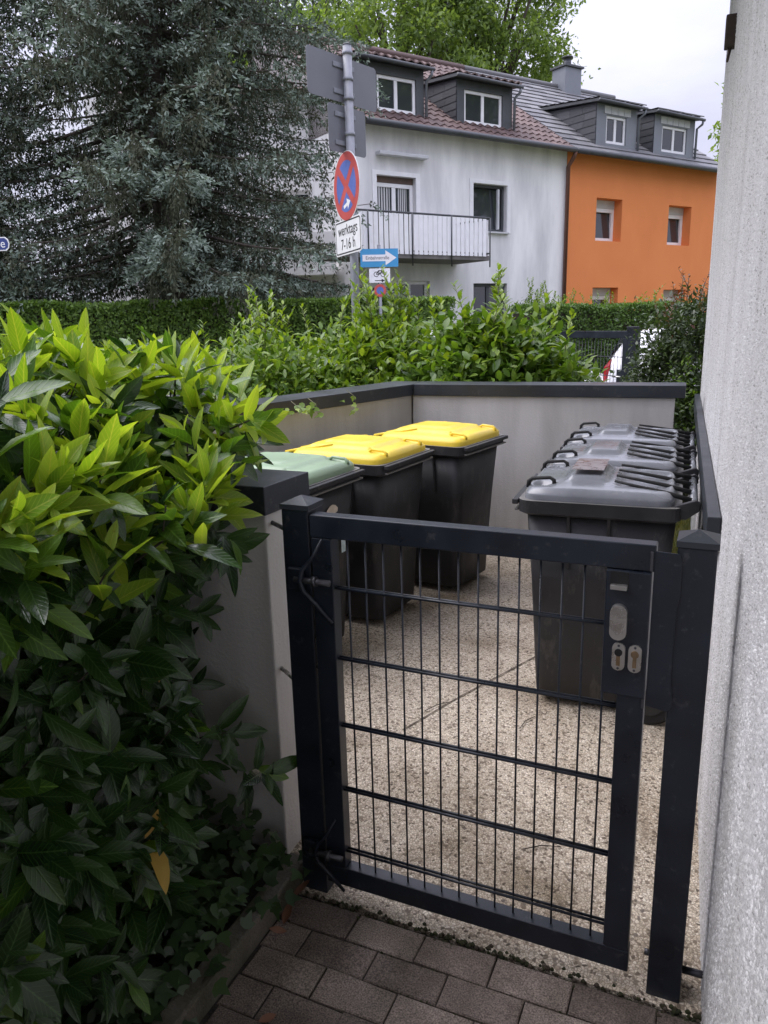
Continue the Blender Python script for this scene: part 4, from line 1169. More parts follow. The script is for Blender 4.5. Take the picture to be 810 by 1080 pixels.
def dormer(parent, x0, x1, yf, ztop, win, mat_front, tilemat, wave, amp, drop_left, mullb=1):
    zb = zroof(yf)
    back = (ztop - .12 * 0 - zroof(0)) / (SL - .12)
    mb = MB()
    facade(mb, x0, x1, zb - .05, ztop, [win], yf, .09)
    d_ = mb.build('dormer', mat_front, parent)
    window(d_, *win, yf + .09, mullb, .075, sill=False)
    # slate cheeks, in courses
    mb = MB()
    for xx in (x0, x1):
        n = 6
        for r_ in range(n):
            za, zb2 = zb + (ztop - zb) * r_ / n, zb + (ztop - zb) * (r_ + 1) / n + .02
            ya = yf + .02
            yb = min((za - zroof(0)) / SL + .3, back); yb2 = min((zb2 - zroof(0)) / SL + .3, back)
            nseg = max(1, int((yb2 - ya) / .42))
            for k in range(nseg):
                s0, s1 = ya + (yb2 - ya) * k / nseg, ya + (yb2 - ya) * (k + 1) / nseg - .006
                sg = -1 if xx == x0 else 1
                mb.prism([(xx + sg * .018, s0, za), (xx + sg * .018, s1, za), (xx + sg * .004, s1, zb2), (xx + sg * .004, s0, zb2)], (-sg * .004, 0, 0))
        mb.poly([(xx, yf, zb), (xx, yf, ztop), (xx, back + .3, ztop + .2), (xx, back, zroof(back) - .1)])
    mb.build('cheek', M_slate, d_)
    yo = yf - .16
    MB().prism([(x0 - .12, yo, ztop + .0), (x0 - .12, yo, ztop + .07), (x0 - .12, back + .35, ztop + .07 + .12 * (back - yo)), (x0 - .12, back + .35, ztop + .12 * (back - yo))], (x1 - x0 + .24, 0, 0)).build('dormer_roof', M_darkmetal, d_)
    tiles('roof_tiles', d_, tilemat, x0 - .14, x1 + .14, yo - .02, ztop + .075, back + .4, ztop + .09 + .12 * (back - yo), .33, wave, amp)
    gutter('gutter', d_, [(x0 - .14, yo - .05, ztop + .02), (x1 + .16, yo - .05, ztop)], .045, M_darkmetal)
    gutter('downpipe', d_, [(x1 + .10, yo - .05, ztop - .02), (x1 + .10, yo - .02, ztop - .12), (x1 + .06, yf - .03, ztop - .22), (x1 + .05, yf - .03, zb + .02)], .035, M_greymetal)
    return d_


wh = thing('white_house', 'weathered white rendered house with red brown tiles and a balcony', 'house', FO, FRZ)
holes = [(0.06, 1.16, 3.10, 4.87), (2.93, 4.05, 3.77, 4.89), (0.45, 1.55, .3, 2.55), (2.95, 4.1, 1.3, 2.5)]
mb = MB()
facade(mb, -.50, 6.195, -.2, 5.93, holes)
for pts in ([(-.50, 0, -.2), (-.50, 0, 5.93), (-.50, 4.4, 9.0), (-.50, 9, 5.93), (-.50, 9, -.2)], [(-.50, 9, -.2), (6.195, 9, -.2), (6.195, 9, 5.93), (-.50, 9, 5.93)],
            [(-.50, .35, -.2), (6.19, .35, -.2), (6.19, .35, 5.8), (-.50, .35, 5.8)]):
    mb.poly(pts)
mb.build('wall', M_white_house, wh)
window(wh, 0.06, 1.16, 3.10, 4.87, .16, 1, .09, curtain=[(.16, .50), (.72, .98)], sill=False, box=.14, boxmat=M_brownwood)
window(wh, 2.93, 4.05, 3.77, 4.89, .16, 0, .07, frame=M_darkmetal, tilt=-4)
MB().box(3.78, 3.84, .04, .10, 3.84, 4.80).build('sash', M_shutter, wh, bevel=.004)
window(wh, 0.45, 1.55, .3, 2.55, .16, 1, .08, sill=False)
window(wh, 2.95, 4.1, 1.3, 2.5, .16, 1, .08, frame=M_darkmetal)
for (a, b_, c, d_) in ((2.93, 4.05, 3.77, 4.89), (0.06, 1.16, 3.10, 4.87)):
    mb = MB()
    mb.box(a - .12, a - .005, -.022, .004, c - .02, d_ + .1); mb.box(b_ + .005, b_ + .12, -.022, .004, c - .02, d_ + .1); mb.box(a - .006, b_ + .006, -.021, .003, d_ + .005, d_ + .099)
    mb.build('window_surround', M_signwhite, wh)
MB().box(.05, 1.42, -.20, -.002, 5.27, 5.35).build('awning_case', M_shutter, wh, bevel=.015)
MB().prism([(-.50, -.25, 5.90), (-.50, -.25, 5.925), (-.50, 4.4, 8.99), (-.50, 9.2, 5.9)], (6.7, 0, 0)).build('roof', M_tile, wh)
dspec = [(-.22, 1.62, .25, 7.27, (.30, 1.40, 6.30, 7.05)), (2.62, 4.42, .25, 7.25, (2.85, 4.10, 6.30, 7.05))]
rf = tiles('roof_tiles', wh, M_tile, -.50, 6.2, -.33, 5.885, 4.4, 9.0, .33, .24, .026)
MB().tube([(-.50, 4.4, 9.03), (6.2, 4.4, 9.03)], .10, 8).build('ridge', M_tile, wh)
for q in dspec: dormer(wh, *q, M_darkmetal, M_tile, .24, .026, True)
gutter('gutter', wh, [(-.50, -.38, 5.88), (6.15, -.38, 5.86)], .07, M_darkmetal)
gutter('downpipe', wh, [(6.12, -.38, 5.83), (6.14, -.30, 5.70), (6.16, -.09, 5.5), (6.16, -.07, 0)], .055, M_copper)
bal = MB().box(-1.6, 2.41, -1.215, -.003, 2.95, 3.06).build('balcony', M_slabdark, wh, bevel=.01)
mb = MB()
x = -1.5
while x < 2.32:
    mb.box(x, x + .098, -1.240, -1.222, 3.04, 3.87); x += .132
y = -1.15
while y < -.15:
    mb.box(2.415, 2.430, y, y + .098, 3.04, 3.87); y += .132
mb.build('slat_panel', M_balc, bal)
mb = MB().tube([(-1.6, -1.21, 3.905), (2.40, -1.21, 3.90), (2.40, 0, 3.90)], .022, 8)
for x in (-1.0, .15, 1.25, 2.40):
    mb.tube([(x, -1.252, 2.8), (x, -1.252, 3.90)], .016, 8)
mb.tube([(-1.6, -1.21, 3.11), (2.40, -1.21, 3.11), (2.40, 0, 3.11)], .018, 8)
mb.build('railing', M_darkmetal, bal)

oh = thing('orange_house', 'orange rendered house with grey slab roof and two grey dormers', 'house', FO, FRZ)
holes = [(7.42, 8.50, 3.68, 4.82), (10.62, 11.72, 3.66, 4.80), (7.40, 8.5, 1.1, 2.40), (10.6, 11.7, 1.1, 2.34)]
mb = MB()
facade(mb, 6.205, 12.95, -.2, 5.93, holes, depth=.34)
for pts in ([(12.95, 0, -.2), (12.95, 9, -.2), (12.95, 9, 5.93), (12.95, 4.4, 9.0), (12.95, 0, 5.93)], [(6.205, 9, -.2), (12.95, 9, -.2), (12.95, 9, 5.93), (6.205, 9, 5.93)], [(6.21, .6, -.2), (12.9, .6, -.2), (12.9, .6, 5.8), (6.21, .6, 5.8)]):
    mb.poly(pts)
mb.build('wall', M_orange, oh)
for h in holes:
    window(oh, *h, .34, 0, .11, tilt=-5 if h[2] > 3 else 0, box=.22)
MB().prism([(6.205, -.25, 5.90), (6.205, -.25, 5.925), (6.205, 4.4, 8.99), (6.205, 9.2, 5.9)], (6.85, 0, 0)).build('roof', M_slate_tile, oh)
tiles('roof_tiles', oh, M_slate_tile, 6.22, 13.05, -.33, 5.885, 4.4, 9.0, .36, .6, .006)
MB().tube([(6.2, 4.4, 9.03), (13.05, 4.4, 9.03)], .09, 8).build('ridge', M_slate_tile, oh)
for q in [(7.42, 9.10, .12, 7.26, (7.82, 8.66, 6.28, 7.0)), (9.88, 11.78, .12, 7.26, (10.25, 11.42, 6.28, 7.0))]:
    d_ = dormer(oh, *q, M_greymetal, M_slate_tile, .6, .006, True)
    a, b_, c, e = q[4]
    mb = MB()
    k = a - .1
    while k < b_ + .05:
        mb.box(k, k + .26, q[2] - .02, q[2] - .002, e + .03, e + .22); k += .275
    mb.build('cladding_panel', M_shutter, d_)
gutter('gutter', oh, [(6.2, -.38, 5.86), (13.1, -.38, 5.84)], .075, M_darkmetal)
ch = MB().box(10.2, 10.95, 4.0, 4.6, 8.6, 9.55).build('chimney', M_greymetal, oh, bevel=.01)
mb = MB().box(10.14, 11.01, 3.94, 4.66, 9.552, 9.62)
mb.build('cap', M_darkmetal, ch, bevel=.008)
MB().tube([(10.58, 4.3, 9.62), (10.58, 4.3, 9.86)], .13, 14).build('flue', M_darkmetal, ch)
MB().tube([(10.58, 4.3, 9.90), (10.58, 4.3, 9.94)], .19, 14).build('flue_cap', M_darkmetal, ch)

# house behind the spruce
lq = at(118, 340, 19.5)
lh = thing('cream_house', 'cream white house mostly hidden behind the big blue spruce', 'house', (lq.x, lq.y, 0), A_R)
W = 6.1
hl = [(1.0, 2.3, .4, 2.45), (2.6, 3.9, .4, 2.45), (4.2, 5.6, .4, 2.45), (2.3, 3.6, 5.2, 6.3), (4.3, 5.4, 3.5, 4.8)]
mb = MB()
facade(mb, .75, W, -.2, 7.0, hl)
mb.poly([(W, 0, -.2), (W, 7, -.2), (W, 7, 7), (W, 0, 7)]); mb.poly([(.75, .4, -.2), (W, .4, -.2), (W, .4, 7), (.75, .4, 7)])
mb.poly([(.75, 7, -.2), (W, 7, -.2), (W, 7, 7), (.75, 7, 7)])
mb.build('wall', M_left_house, lh)
MB().box(0, .745, -.25, 6.5, -.2, 9.4).build('stair_tower', M_left_house, lh)
for h in hl: window(lh, *h, .16, 1, .08, sill=h[2] > 3, curtain=[(h[0] + .1, h[0] + .5)] if h[2] < 1 else False)
MB().prism([(.70, -.5, 6.95), (.70, 3.5, 8.2), (.70, 7.4, 6.95)], (W - .3, 0, 0)).build('roof', M_tile, lh)
MB().box(1.2, 5.9, -1.3, -.003, 2.72, 2.9).build('balcony', M_left_house, lh, bevel=.01)
MB().box(1.2, 5.9, -1.3, -1.22, 2.901, 3.7).build('parapet', M_left_house, lh, bevel=.01)
# =================================================================== PLANTS
# ---- the big laurel in the bed by the gate: leaves in whorls at the ends of real twigs
def bush_edge(y, z):
    """how far the bush reaches towards the gate path (x) at depth y, height z"""
    b_ = -1.10
    if y > 1.30:                    # thins out in front of the wall stub
        lowc = 1 - min(1, max(0, (z - 1.24) / 0.14))
        b_ -= lowc * min(1, (y - 1.30) / 0.22) * 0.36
    if z < 0.45: b_ -= 0.06
    return b_


def bush_top(x, y):
    r = max(0.0, x + 1.42)          # falls away towards the path
    return 1.60 - 0.75 * r - 0.10 * max(0, y - 1.7) + 0.03 * math.sin(5 * x + 3 * y) + 0.035 * math.sin(9 * y - 4 * x)


tips, dirs, kinds = [], [], []
def add_tip(p, d, k):
    tips.append(p); dirs.append(d); kinds.append(k)
# top surface
for _ in range(540):
    y = rng.uniform(0.1, 2.25); x = rng.uniform(-3.0, -1.08)
    if y > 1.72 and x > -1.15: continue
    if y > 1.95 and x > -1.6: continue
    if y > 1.30 and x > -1.12 - .25 * min(1, (y - 1.3) / .3) and rng.random() < .30: continue
    z = bush_top(x, y) - abs(rng.normal(0, 0.05)) - 0.02
    d = Vector((rng.normal(0.12, .35), rng.normal(-.05, .35), 1.0)).normalized()
    add_tip((x, y, z), d, 0)
# side towards path and camera
for _ in range(760):
    y = rng.uniform(-0.1, 1.72); z = rng.uniform(0.12, 1.55)
    x = bush_edge(y, z) - abs(rng.normal(0, 0.16))
    top = bush_top(x, y)
    if z > top - 0.02: continue
    d = Vector((rng.normal(.8, .35), rng.normal(-.3, .4), rng.normal(.35, .4))).normalized()
    add_tip((x, y, z), d, 1 if z > top - 0.15 - .16 * rng.random() else 2)
# inside, and the face in front of the wall stub
for _ in range(650):
    y = rng.uniform(-0.1, 1.72); z = rng.uniform(0.08, 1.5); x = rng.uniform(-2.7, -1.25)
    if x > bush_edge(y, z): continue
    d = Vector((rng.normal(.3, .6), rng.normal(-.3, .6), rng.normal(.4, .4))).normalized()
    add_tip((x, y, z), d, 2)
# stray twigs before the wall stub and over the coping
for (x, y, z, dx, dz) in ((-1.30, 1.60, .86, .7, .3), (-1.36, 1.62, .62, .8, .2), (-1.22, 1.60, .50, .9, .25), (-1.32, 1.58, .40, .6, .5), (-1.30, 1.60, 1.06, .7, .1), (-1.34, 1.62, .96, .7, .1),
                          (-1.17, 1.72, 1.33, .7, .3), (-1.10, 1.66, 1.40, .8, .1), (-1.12, 1.70, 1.36, .9, .0), (-1.15, 1.55, 1.20, .9, -.1), (-1.10, 1.50, 1.12, .8, -.1), (-1.16, 1.58, 1.05, .8, -.1), (-1.12, 1.60, 1.30, .8, -.2), (-1.22, 1.80, 1.34, .8, .3), (-1.30, 1.82, 1.38, .8, .4), (-1.10, 1.60, .40, .8, .3), (-1.42, 1.6, .3, .5, .4)):
    add_tip((x, y, z), Vector((dx, -.25, dz)).normalized(), 1 if z > 1.05 else 2)
P, A, NN, LL, WW, MI, DR = [], [], [], [], [], [], []
paths, rads = [], []
for p, d, k in zip(tips, dirs, kinds):
    p = Vector(p)
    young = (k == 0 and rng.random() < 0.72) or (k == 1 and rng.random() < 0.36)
    n = int(rng.integers(6, 11)); ph = rng.uniform(0, 6.28)
    u = d.orthogonal().normalized(); v = d.cross(u)
    base = p - d * 0.16 + Vector((0, 0, -0.03))
    if rng.random() < 0.6:
        inn = Vector((-.8, rng.normal(-.15, .3), -.55)).normalized()
        b1_ = p - d * .09 + inn * .05; b2_ = b1_ + inn * .12
        paths.append([b2_, b1_, p - d * .03]); rads.append([.0035, .003, .0018])
    for i in range(n):
        t = i / max(1, n - 1)                       # 0 at the tip
        a = ph + i * 2.4
        rad_ = u * math.cos(a) + v * math.sin(a)
        open_ = 0.45 + 0.65 * t + rng.normal(0, .15) if young else 0.75 + 0.5 * t + rng.normal(0, .2)
        ax = (d * math.cos(open_) + rad_ * math.sin(open_)).normalized()
        if not young: ax = (ax + Vector((0, 0, -0.22))).normalized()
        P.append(p - d * (0.13 * t)); A.append(ax)
        nn = (d * 1.0 - rad_ * 0.4 + Vector((0, 0, 0.55 if not young else 0.25)) + Vector(rng.normal(0, .22, 3)))
        NN.append(nn)
        L = rng.uniform(.095, .150) * (1.05 if young else 1.0) * (0.62 if (i < 2) else 1)
        LL.append(L); WW.append(L * rng.uniform(.28, .38)); DR.append(rng.uniform(.02, .16) if young else rng.uniform(.08, .30))
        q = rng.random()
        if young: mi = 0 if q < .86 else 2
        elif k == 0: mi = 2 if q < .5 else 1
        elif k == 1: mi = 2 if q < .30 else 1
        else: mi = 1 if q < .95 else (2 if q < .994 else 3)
        MI.append(mi)
bush = thing('laurel_bush', 'large glossy laurel bush with yellow green young leaves beside the gate', 'bush', (-1.9, 0.9, 0))
off = np.array([-1.9, 0.9, 0])
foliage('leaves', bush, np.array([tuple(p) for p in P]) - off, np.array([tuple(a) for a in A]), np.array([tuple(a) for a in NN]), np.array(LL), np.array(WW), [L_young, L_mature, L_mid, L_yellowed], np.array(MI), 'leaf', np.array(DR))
for k in range(26):                                   # main stems
    x, y = rng.uniform(-2.5, -1.55), rng.uniform(.2, 1.5)
    q = Vector((x, y, 0.0)); pts = [q.copy()]
    dd = Vector((rng.normal(.12, .25), rng.normal(0, .25), 1)).normalized()
    for s_ in range(6):
        q = q + dd * rng.uniform(.18, .27); dd = (dd + Vector(rng.normal(0, .2, 3)) + Vector((-.25 if q.x > -1.5 else 0, -.25 if q.y > 1.45 else 0, .1))).normalized(); pts.append(q.copy())
    paths.append(pts); rads.append([.013, .012, .010, .009, .007, .006, .004])
paths = [[Vector(p) - Vector(off) for p in pa] for pa in paths]
tubes('stems', bush, M_darktwig, paths, rads, 5)

# ---- ivy over the bed by the edging
n = 1500
x = rng.uniform(-1.75, -1.02, n); y = rng.uniform(.55, 1.72, n)
z = 0.06 + 0.16 * np.clip((-1.05 - x) / .35, 0, 1) * rng.random(n) + 0.03 * rng.random(n)
keep = ~((x > -1.12) & (rng.random(n) < .72))
pos = np.stack([x, y, z], 1)[keep]; m_ = len(pos)
ax = rnd_unit(m_) * np.array([1, 1, .35]) + np.array([.4, -.2, -.15]); nr = np.array([0.25, -.25, 1.0]) + rng.normal(0, .35, (m_, 3))
LLn = rng.uniform(.035, .062, m_)
ivy = foliage('ivy', None, pos, ax, nr, LLn, LLn * rng.uniform(.8, 1.05, m_), [L_ivy], None, 'ivy', .12)
tag(ivy, 'dark ivy covering the bed beside the paving', 'ivy', kind='stuff')


# ---- shrubs of many leaves on clumps
def shrub(name, label, cat, loc, rad, nclump, per, size, mats, w=.45, tpl='quad', shoots=0, group=None, shoot_h=.4, floor=0.05, seed=0, sig=.10, flat=.25, probs=None):
    t = thing(name, label, cat, (loc[0], loc[1], 0), 0, group)
    rad = np.array(rad)
    d = rnd_unit(nclump); d[:, 2] = np.abs(d[:, 2]) * 1.0 - .25
    rr = rng.uniform(.55, 1.0, nclump)[:, None] ** .5
    lump = 1 + .16 * np.sin(d[:, :1] * 7 + loc[0]) * np.cos(d[:, 1:2] * 6 + loc[1])
    cc = d * rr * rad * lump + np.array([0, 0, loc[2]])
    tone = rng.random(nclump)
    idx = np.repeat(np.arange(nclump), per)
    pos = cc[idx] + rng.normal(0, 1, (len(idx), 3)) * sig
    out = norm(pos - np.array([0, 0, loc[2] * .7]))
    ax = norm(out * .7 + rnd_unit(len(idx)) * .9 + np.array([0, 0, .1]))
    nr = np.array([0, 0, 1.0]) + out * .5 + rng.normal(0, .45, (len(idx), 3))
    k = pos[:, 2] > floor
    L = rng.uniform(.7, 1.25, len(idx)) * size
    mi = (rng.random(len(idx)) * .55 + tone[idx] * .45)
    cuts = probs or [(i + 1) / len(mats) for i in range(len(mats))]
    mi = np.searchsorted(np.array(cuts), np.clip(mi, 0, .999))
    Ps, As, Ns, Ls, Ms = [pos[k]], [ax[k]], [nr[k]], [L[k]], [mi[k]]
    sp_, sr_ = [], []
    for s_ in range(shoots):
        a = rng.uniform(0, 6.28); r0 = rng.uniform(0, .8)
        b0 = np.array([math.cos(a) * r0 * rad[0], math.sin(a) * r0 * rad[1], loc[2] + rad[2] * math.sqrt(max(.1, 1 - r0 * r0)) * .8])
        hh = rng.uniform(.45, 1.0) * shoot_h; lean = rng.normal(0, .22, 2)
        pts = [b0 + np.array([lean[0] * hh * q * q, lean[1] * hh * q * q, hh * q]) for q in np.linspace(0, 1, 5)]
        sp_.append(pts); sr_.append([.004, .0035, .003, .0025, .0015])
        nl = int(hh / .028) + 4
        for q in np.linspace(.15, 1, nl):
            c = b0 + np.array([lean[0] * hh * q * q, lean[1] * hh * q * q, hh * q])
            a2 = rng.uniform(0, 6.28)
            Ps.append(c[None]); As.append(np.array([[math.cos(a2), math.sin(a2), .55 + .8 * q]])); Ns.append(np.array([[-.4 * math.cos(a2), -.4 * math.sin(a2), 1.0]]))
            Ls.append(np.array([size * (1.15 - .45 * q)])); Ms.append(np.array([len(mats) - 1]))
    # stems reaching the clumps from the ground
    for c in cc[rng.choice(nclump, min(nclump, 16), replace=False)]:
        sp_.append([np.array([rng.normal(0, .06), rng.normal(0, .06), -.02]), c * np.array([.35, .35, .45]), c]); sr_.append([.014, .009, .004])
    Ls = np.concatenate(Ls)
    foliage('leaves', t, np.concatenate(Ps), np.concatenate(As), np.concatenate(Ns), Ls, Ls * w * rng.uniform(.85, 1.15, len(Ls)), mats, np.concatenate(Ms), tpl, .15)
    tubes('stems', t, M_twig if shoots else M_darktwig, sp_, sr_, 5)
    return t


SG = 'garden shrubs behind the bin yard wall'
shrub('garden_shrub', 'dense bright green broad leaved shrub behind the rear wall, next to the far gate', 'shrub', (-1.75, 6.05, .94), (.76, .62, .82), 190, 54, .092, [L_shrubdark, L_shrubdark, L_shrub], .48, 'leaf', 9, SG, .45, sig=.09)
shrub('garden_shrub', 'bright green shrub with thin upright shoots below the one way sign', 'shrub', (-2.85, 6.3, .93), (.86, .65, .82), 210, 54, .082, [L_shrubdark, L_shrub, L_shrub], .42, 'leaf', 22, SG, .52, sig=.10)
shrub('garden_shrub', 'loose light green shrub left of the corner of the yard wall', 'shrub', (-3.55, 5.55, .84), (.82, .75, .76), 190, 52, .076, [L_shrub, L_shrubdark, L_shrub], .40, 'leaf', 20, SG, .55, sig=.11)
shrub('garden_shrub', 'fine leaved yellow green shrub behind the tip of the laurel bush', 'shrub', (-3.75, 4.55, .68), (.62, .7, .66), 130, 44, .06, [L_shrub, L_shrub, L_hedge], .40, 'leaf', 12, SG, .5, sig=.10)
shrub('garden_shrub', 'low pale shrub at the left end of the clipped hedge', 'shrub', (-5.0, 4.9, .75), (.8, .8, .62), 120, 40, .065, [L_shrub, L_shrubdark, L_shrub], .42, 'quad', 12, SG, .5)
shrub('creeper', 'leafy creeper with heart shaped leaves at the right end of the rear wall shrubs', 'creeper', (-1.36, 6.1, .72), (.32, .45, .72), 60, 40, .075, [L_shrub, L_shrub, L_shrubdark], .55, 'leaf', 8, None, .3, sig=.08)

# shoots of ivy hanging over the left coping
sq = []
for (px_, py_, Dm) in ((318, 431, 4.15), (336, 432, 4.3), (376, 425, 4.75)):
    w_ = at(px_, py_, Dm); sq.append(w_)
vine = thing('vine_sprig', 'small pale vine sprigs hanging over the left yard coping', 'vine', (sq[1].x, sq[1].y, 0))
Pv, Av, Nv = [], [], []
vp_ = []
for w_ in sq:
    for k in range(9 if w_ is not sq[2] else 5):
        Pv.append((w_.x - sq[1].x + rng.normal(0, .045), w_.y - sq[1].y + rng.normal(0, .03), w_.z + rng.normal(0, .022))); Av.append((rng.normal(0, .6), -.5, -.4 + rng.normal(0, .4))); Nv.append((.5, -.6, .7))
    vp_.append([(w_.x - sq[1].x - .10, w_.y - sq[1].y + .06, 1.215), (w_.x - sq[1].x - .02, w_.y - sq[1].y, 1.19), (w_.x - sq[1].x, w_.y - sq[1].y, w_.z - .01)])
foliage('leaves', vine, np.array(Pv), np.array(Av), np.array(Nv), rng.uniform(.04, .065, len(Pv)), rng.uniform(.03, .045, len(Pv)), [L_shrub], None, 'ivy', .1)
tubes('stems', vine, M_twig, vp_, [[.002] * 3] * len(vp_), 5)


# ---- clipped hedges
def hedge(label, a, b_, thick, h, n, size, mats, group=None):
    a = Vector((a.x, a.y, 0)); b_ = Vector((b_.x, b_.y, 0)); d = b_ - a; L = d.length
    t = thing('clipped_hedge', label, 'hedge', a, math.atan2(d.y, d.x), group)
    MB().box(.05, L - .05, .12, thick - .12, .0, h - .12).build('branches', M_darktwig, t)
    f = rng.random(n); u = rng.random(n) * L
    bulge = .03 * np.sin(u * 2.3) + .025 * np.sin(u * 5.1 + 1)
    y = np.where(f < .55, 0.0, rng.random(n) * thick); z = np.where(f < .55, rng.random(n) * h, h)
    front = f < .55
    dep = np.abs(rng.normal(0, .05, n))
    y = np.where(front, y + dep + bulge, y); z = np.where(front, z, z - dep + bulge)
    pos = np.stack([u, y, z], 1)
    out = np.where(front[:, None], np.array([0, -1, .25]), np.array([0, -.2, 1]))
    ax = norm(out * .5 + rnd_unit(n)); nr = out + rng.normal(0, .5, (n, 3))
    Ls = rng.uniform(.7, 1.3, n) * size
    foliage('leaves', t, pos, ax, nr, Ls, Ls * .55, mats, rng.integers(0, len(mats), n), 'quad', .1)
    return t


h1a, h1b = at(-60, 345, 10.4), at(480, 345, 13.2)
hedge('long clipped green hedge in front of the big blue spruce', h1a, h1b, .9, 1.985, 80000, .060, [L_hedgebright])
h2a, h2b = at(560, 335, 15.6), at(735, 335, 17.2)
hedge('clipped hedge below the orange house, seen over the far gate', h2a, h2b, .9, 1.83, 26000, .06, [L_hedge])
for i, (px_, rr, hh, lab) in enumerate(((635, .9, 1.0, 'loose light green shrub below the left window of the orange house'), (688, .8, 1.0, 'loose light green shrub below the right window of the orange house'), (566, .75, 1.25, 'pale shrub in front of the corner between the white and orange houses'), (595, .7, 1.05, 'low yellow green shrub by the brown downpipe'))):
    q = at(px_, 325, 18.2)
    shrub('front_garden_shrub', lab, 'shrub', (q.x, q.y, hh), (rr, .7, .98), 90, 40, .09, [L_shrub, L_hedge, L_shrub], .45, 'quad', 10, 'front garden shrubs across the street', .5, sig=.12)
# dark privet at the corner of the rendered house
q = at(722, 350, 7.6)
shrub('privet_shrub', 'dark green privet with reddish shoots beside the tall far gate post', 'shrub', (-.20, 7.38, .98), (.60, .60, 1.0), 250, 70, .048, [L_privet, L_privet, L_privet, L_redleaf], .5, 'quad', 24, None, .30, sig=.085, probs=[.4, .7, .93, 1.0])
shrub('privet_shrub', 'dark green privet filling the gap behind the end of the rear wall', 'shrub', (-.26, 6.85, .62), (.30, .36, .75), 130, 60, .046, [L_privet, L_privet, L_shrubdark], .5, 'quad', 6, None, .2, sig=.08)
# grass strip behind the yard
n = 2600
pos = np.stack([rng.uniform(-.75, -.05, n), rng.uniform(5.15, 6.5, n), np.full(n, -.055)], 1)
g_ = foliage('grass', None, pos, np.array([0, 0, 1.0]) + rng.normal(0, .45, (n, 3)), np.array([0, -1, .2]) + rng.normal(0, .6, (n, 3)), rng.uniform(.05, .11, n), rng.uniform(.006, .010, n), [leafmat('lawn_grass', (.10, .13, .03), (.26, .24, .08), .6, .3)], None, 'quad', .3)
tag(g_, 'short patchy grass behind the bin yard', 'grass', kind='stuff')


# ---- blue spruce
def spruce(loc, Ht, label, z0, coef, seed_gap=None):
    """whorls of drooping limbs, each with flat side sprays and curtains of hanging twigs, all set with needle tufts"""
    t = thing('blue_spruce', label, 'tree', (loc.x, loc.y, 0))
    MB().tube([(0, 0, -.2), (0.02, 0, 1), (0, 0.02, Ht * .5), (0, 0, Ht)], [.27, .23, .13, .02], 14).build('trunk', M_bark, t, smooth=True)
    C, D, U, MI, LW = [], [], [], [], []
    bp, br = [], []
    z = z0
    while z < min(Ht - .4, 8.8):
        nb_ = 8
        a0 = rng.uniform(0, 6.28)
        for k in range(nb_):
            a = a0 + k * 6.283 / nb_ + rng.normal(0, .2)
            Lb = (coef * (1 - z / Ht) ** .5 + .12) * rng.uniform(.62, 1.08)
            if z < 2.4: Lb *= .88
            ca, sa = math.cos(a), math.sin(a)
            zz = z + rng.normal(0, .1)
            n_ = max(6, int(Lb / .125)); dr = rng.uniform(.26, .50)
            pts = [np.array([ca * Lb * i / n_, sa * Lb * i / n_, zz - dr * Lb * ((i / n_) ** 1.15) * (1 - .45 * (i / n_) ** 2)]) for i in range(n_ + 1)]
            bp.append(pts); br.append([max(.006, .036 * (1 - i / (n_ + 1)) * (Lb / 3)) for i in range(n_ + 1)])
            dense = rng.random() < .62
            for i in range(1, n_ + 1):
                q = i / n_
                if q < .16: continue
                for s_ in (-1, 1, 0):
                    if not dense and rng.random() < .45: continue
                    tl = (.60 * (1 - .5 * q) + .14) * rng.uniform(.55, 1.2) * min(1, Lb / 1.6)
                    if s_ == 0: dirn = np.array([rng.normal(0, .15), rng.normal(0, .15), -1.0]); tl *= 1.0
                    else: dirn = np.array([ca * .62 - s_ * sa * .8, sa * .62 + s_ * ca * .8, rng.uniform(-.6, .02)])
                    dirn /= np.linalg.norm(dirn)
                    m_ = max(3, int(tl / .050))
                    f = (np.arange(m_) + .5) / m_
                    c = pts[i][None] + dirn[None] * (tl * f)[:, None]; c[:, 2] -= .20 * tl * f * f
                    C.append(c); D.append(np.repeat(dirn[None], m_, 0)); U.append(f * (1 if s_ else .3) * (.4 + .6 * q))
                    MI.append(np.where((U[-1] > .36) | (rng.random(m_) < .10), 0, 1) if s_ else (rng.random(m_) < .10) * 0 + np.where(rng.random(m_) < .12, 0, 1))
        z += .30
    C = np.concatenate(C); D = np.concatenate(D); MI = np.concatenate(MI)
    if seed_gap:                 # slits thinned through the crown along the view, showing the house behind
        lat = C[:, 0] * RX.x + C[:, 1] * RX.y
        patch = np.sin(C[:, 2] * 4.1) + .7 * np.sin(C[:, 2] * 9.7 + 1) + rng.normal(0, .5, len(C))
        k = ~((np.abs(lat + .90 + .04 * np.sin(C[:, 2] * 3)) < .26) & (C[:, 2] < 7.6) & (patch > -.35) & (rng.random(len(C)) < .9))
        k &= ~((np.abs(lat - .85) < .5) & (np.abs(C[:, 2] - 4.75) < .16) & (rng.random(len(C)) < .75))
        C, D, MI = C[k], D[k], MI[k]
    reps = 3
    n = len(C) * reps
    C = np.repeat(C, reps, 0); D = np.repeat(D, reps, 0); MI = np.repeat(MI, reps)
    ax = D + rng.normal(0, .55, (n, 3)) + np.where(MI[:, None] == 0, np.array([0, 0, .22]), np.array([0, 0, -.1]))
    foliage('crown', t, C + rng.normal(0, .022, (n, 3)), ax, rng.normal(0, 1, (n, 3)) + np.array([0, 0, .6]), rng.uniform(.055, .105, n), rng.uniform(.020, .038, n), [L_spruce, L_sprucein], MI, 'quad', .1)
    tubes('branches', t, M_bark, bp, br, 5)
    return t


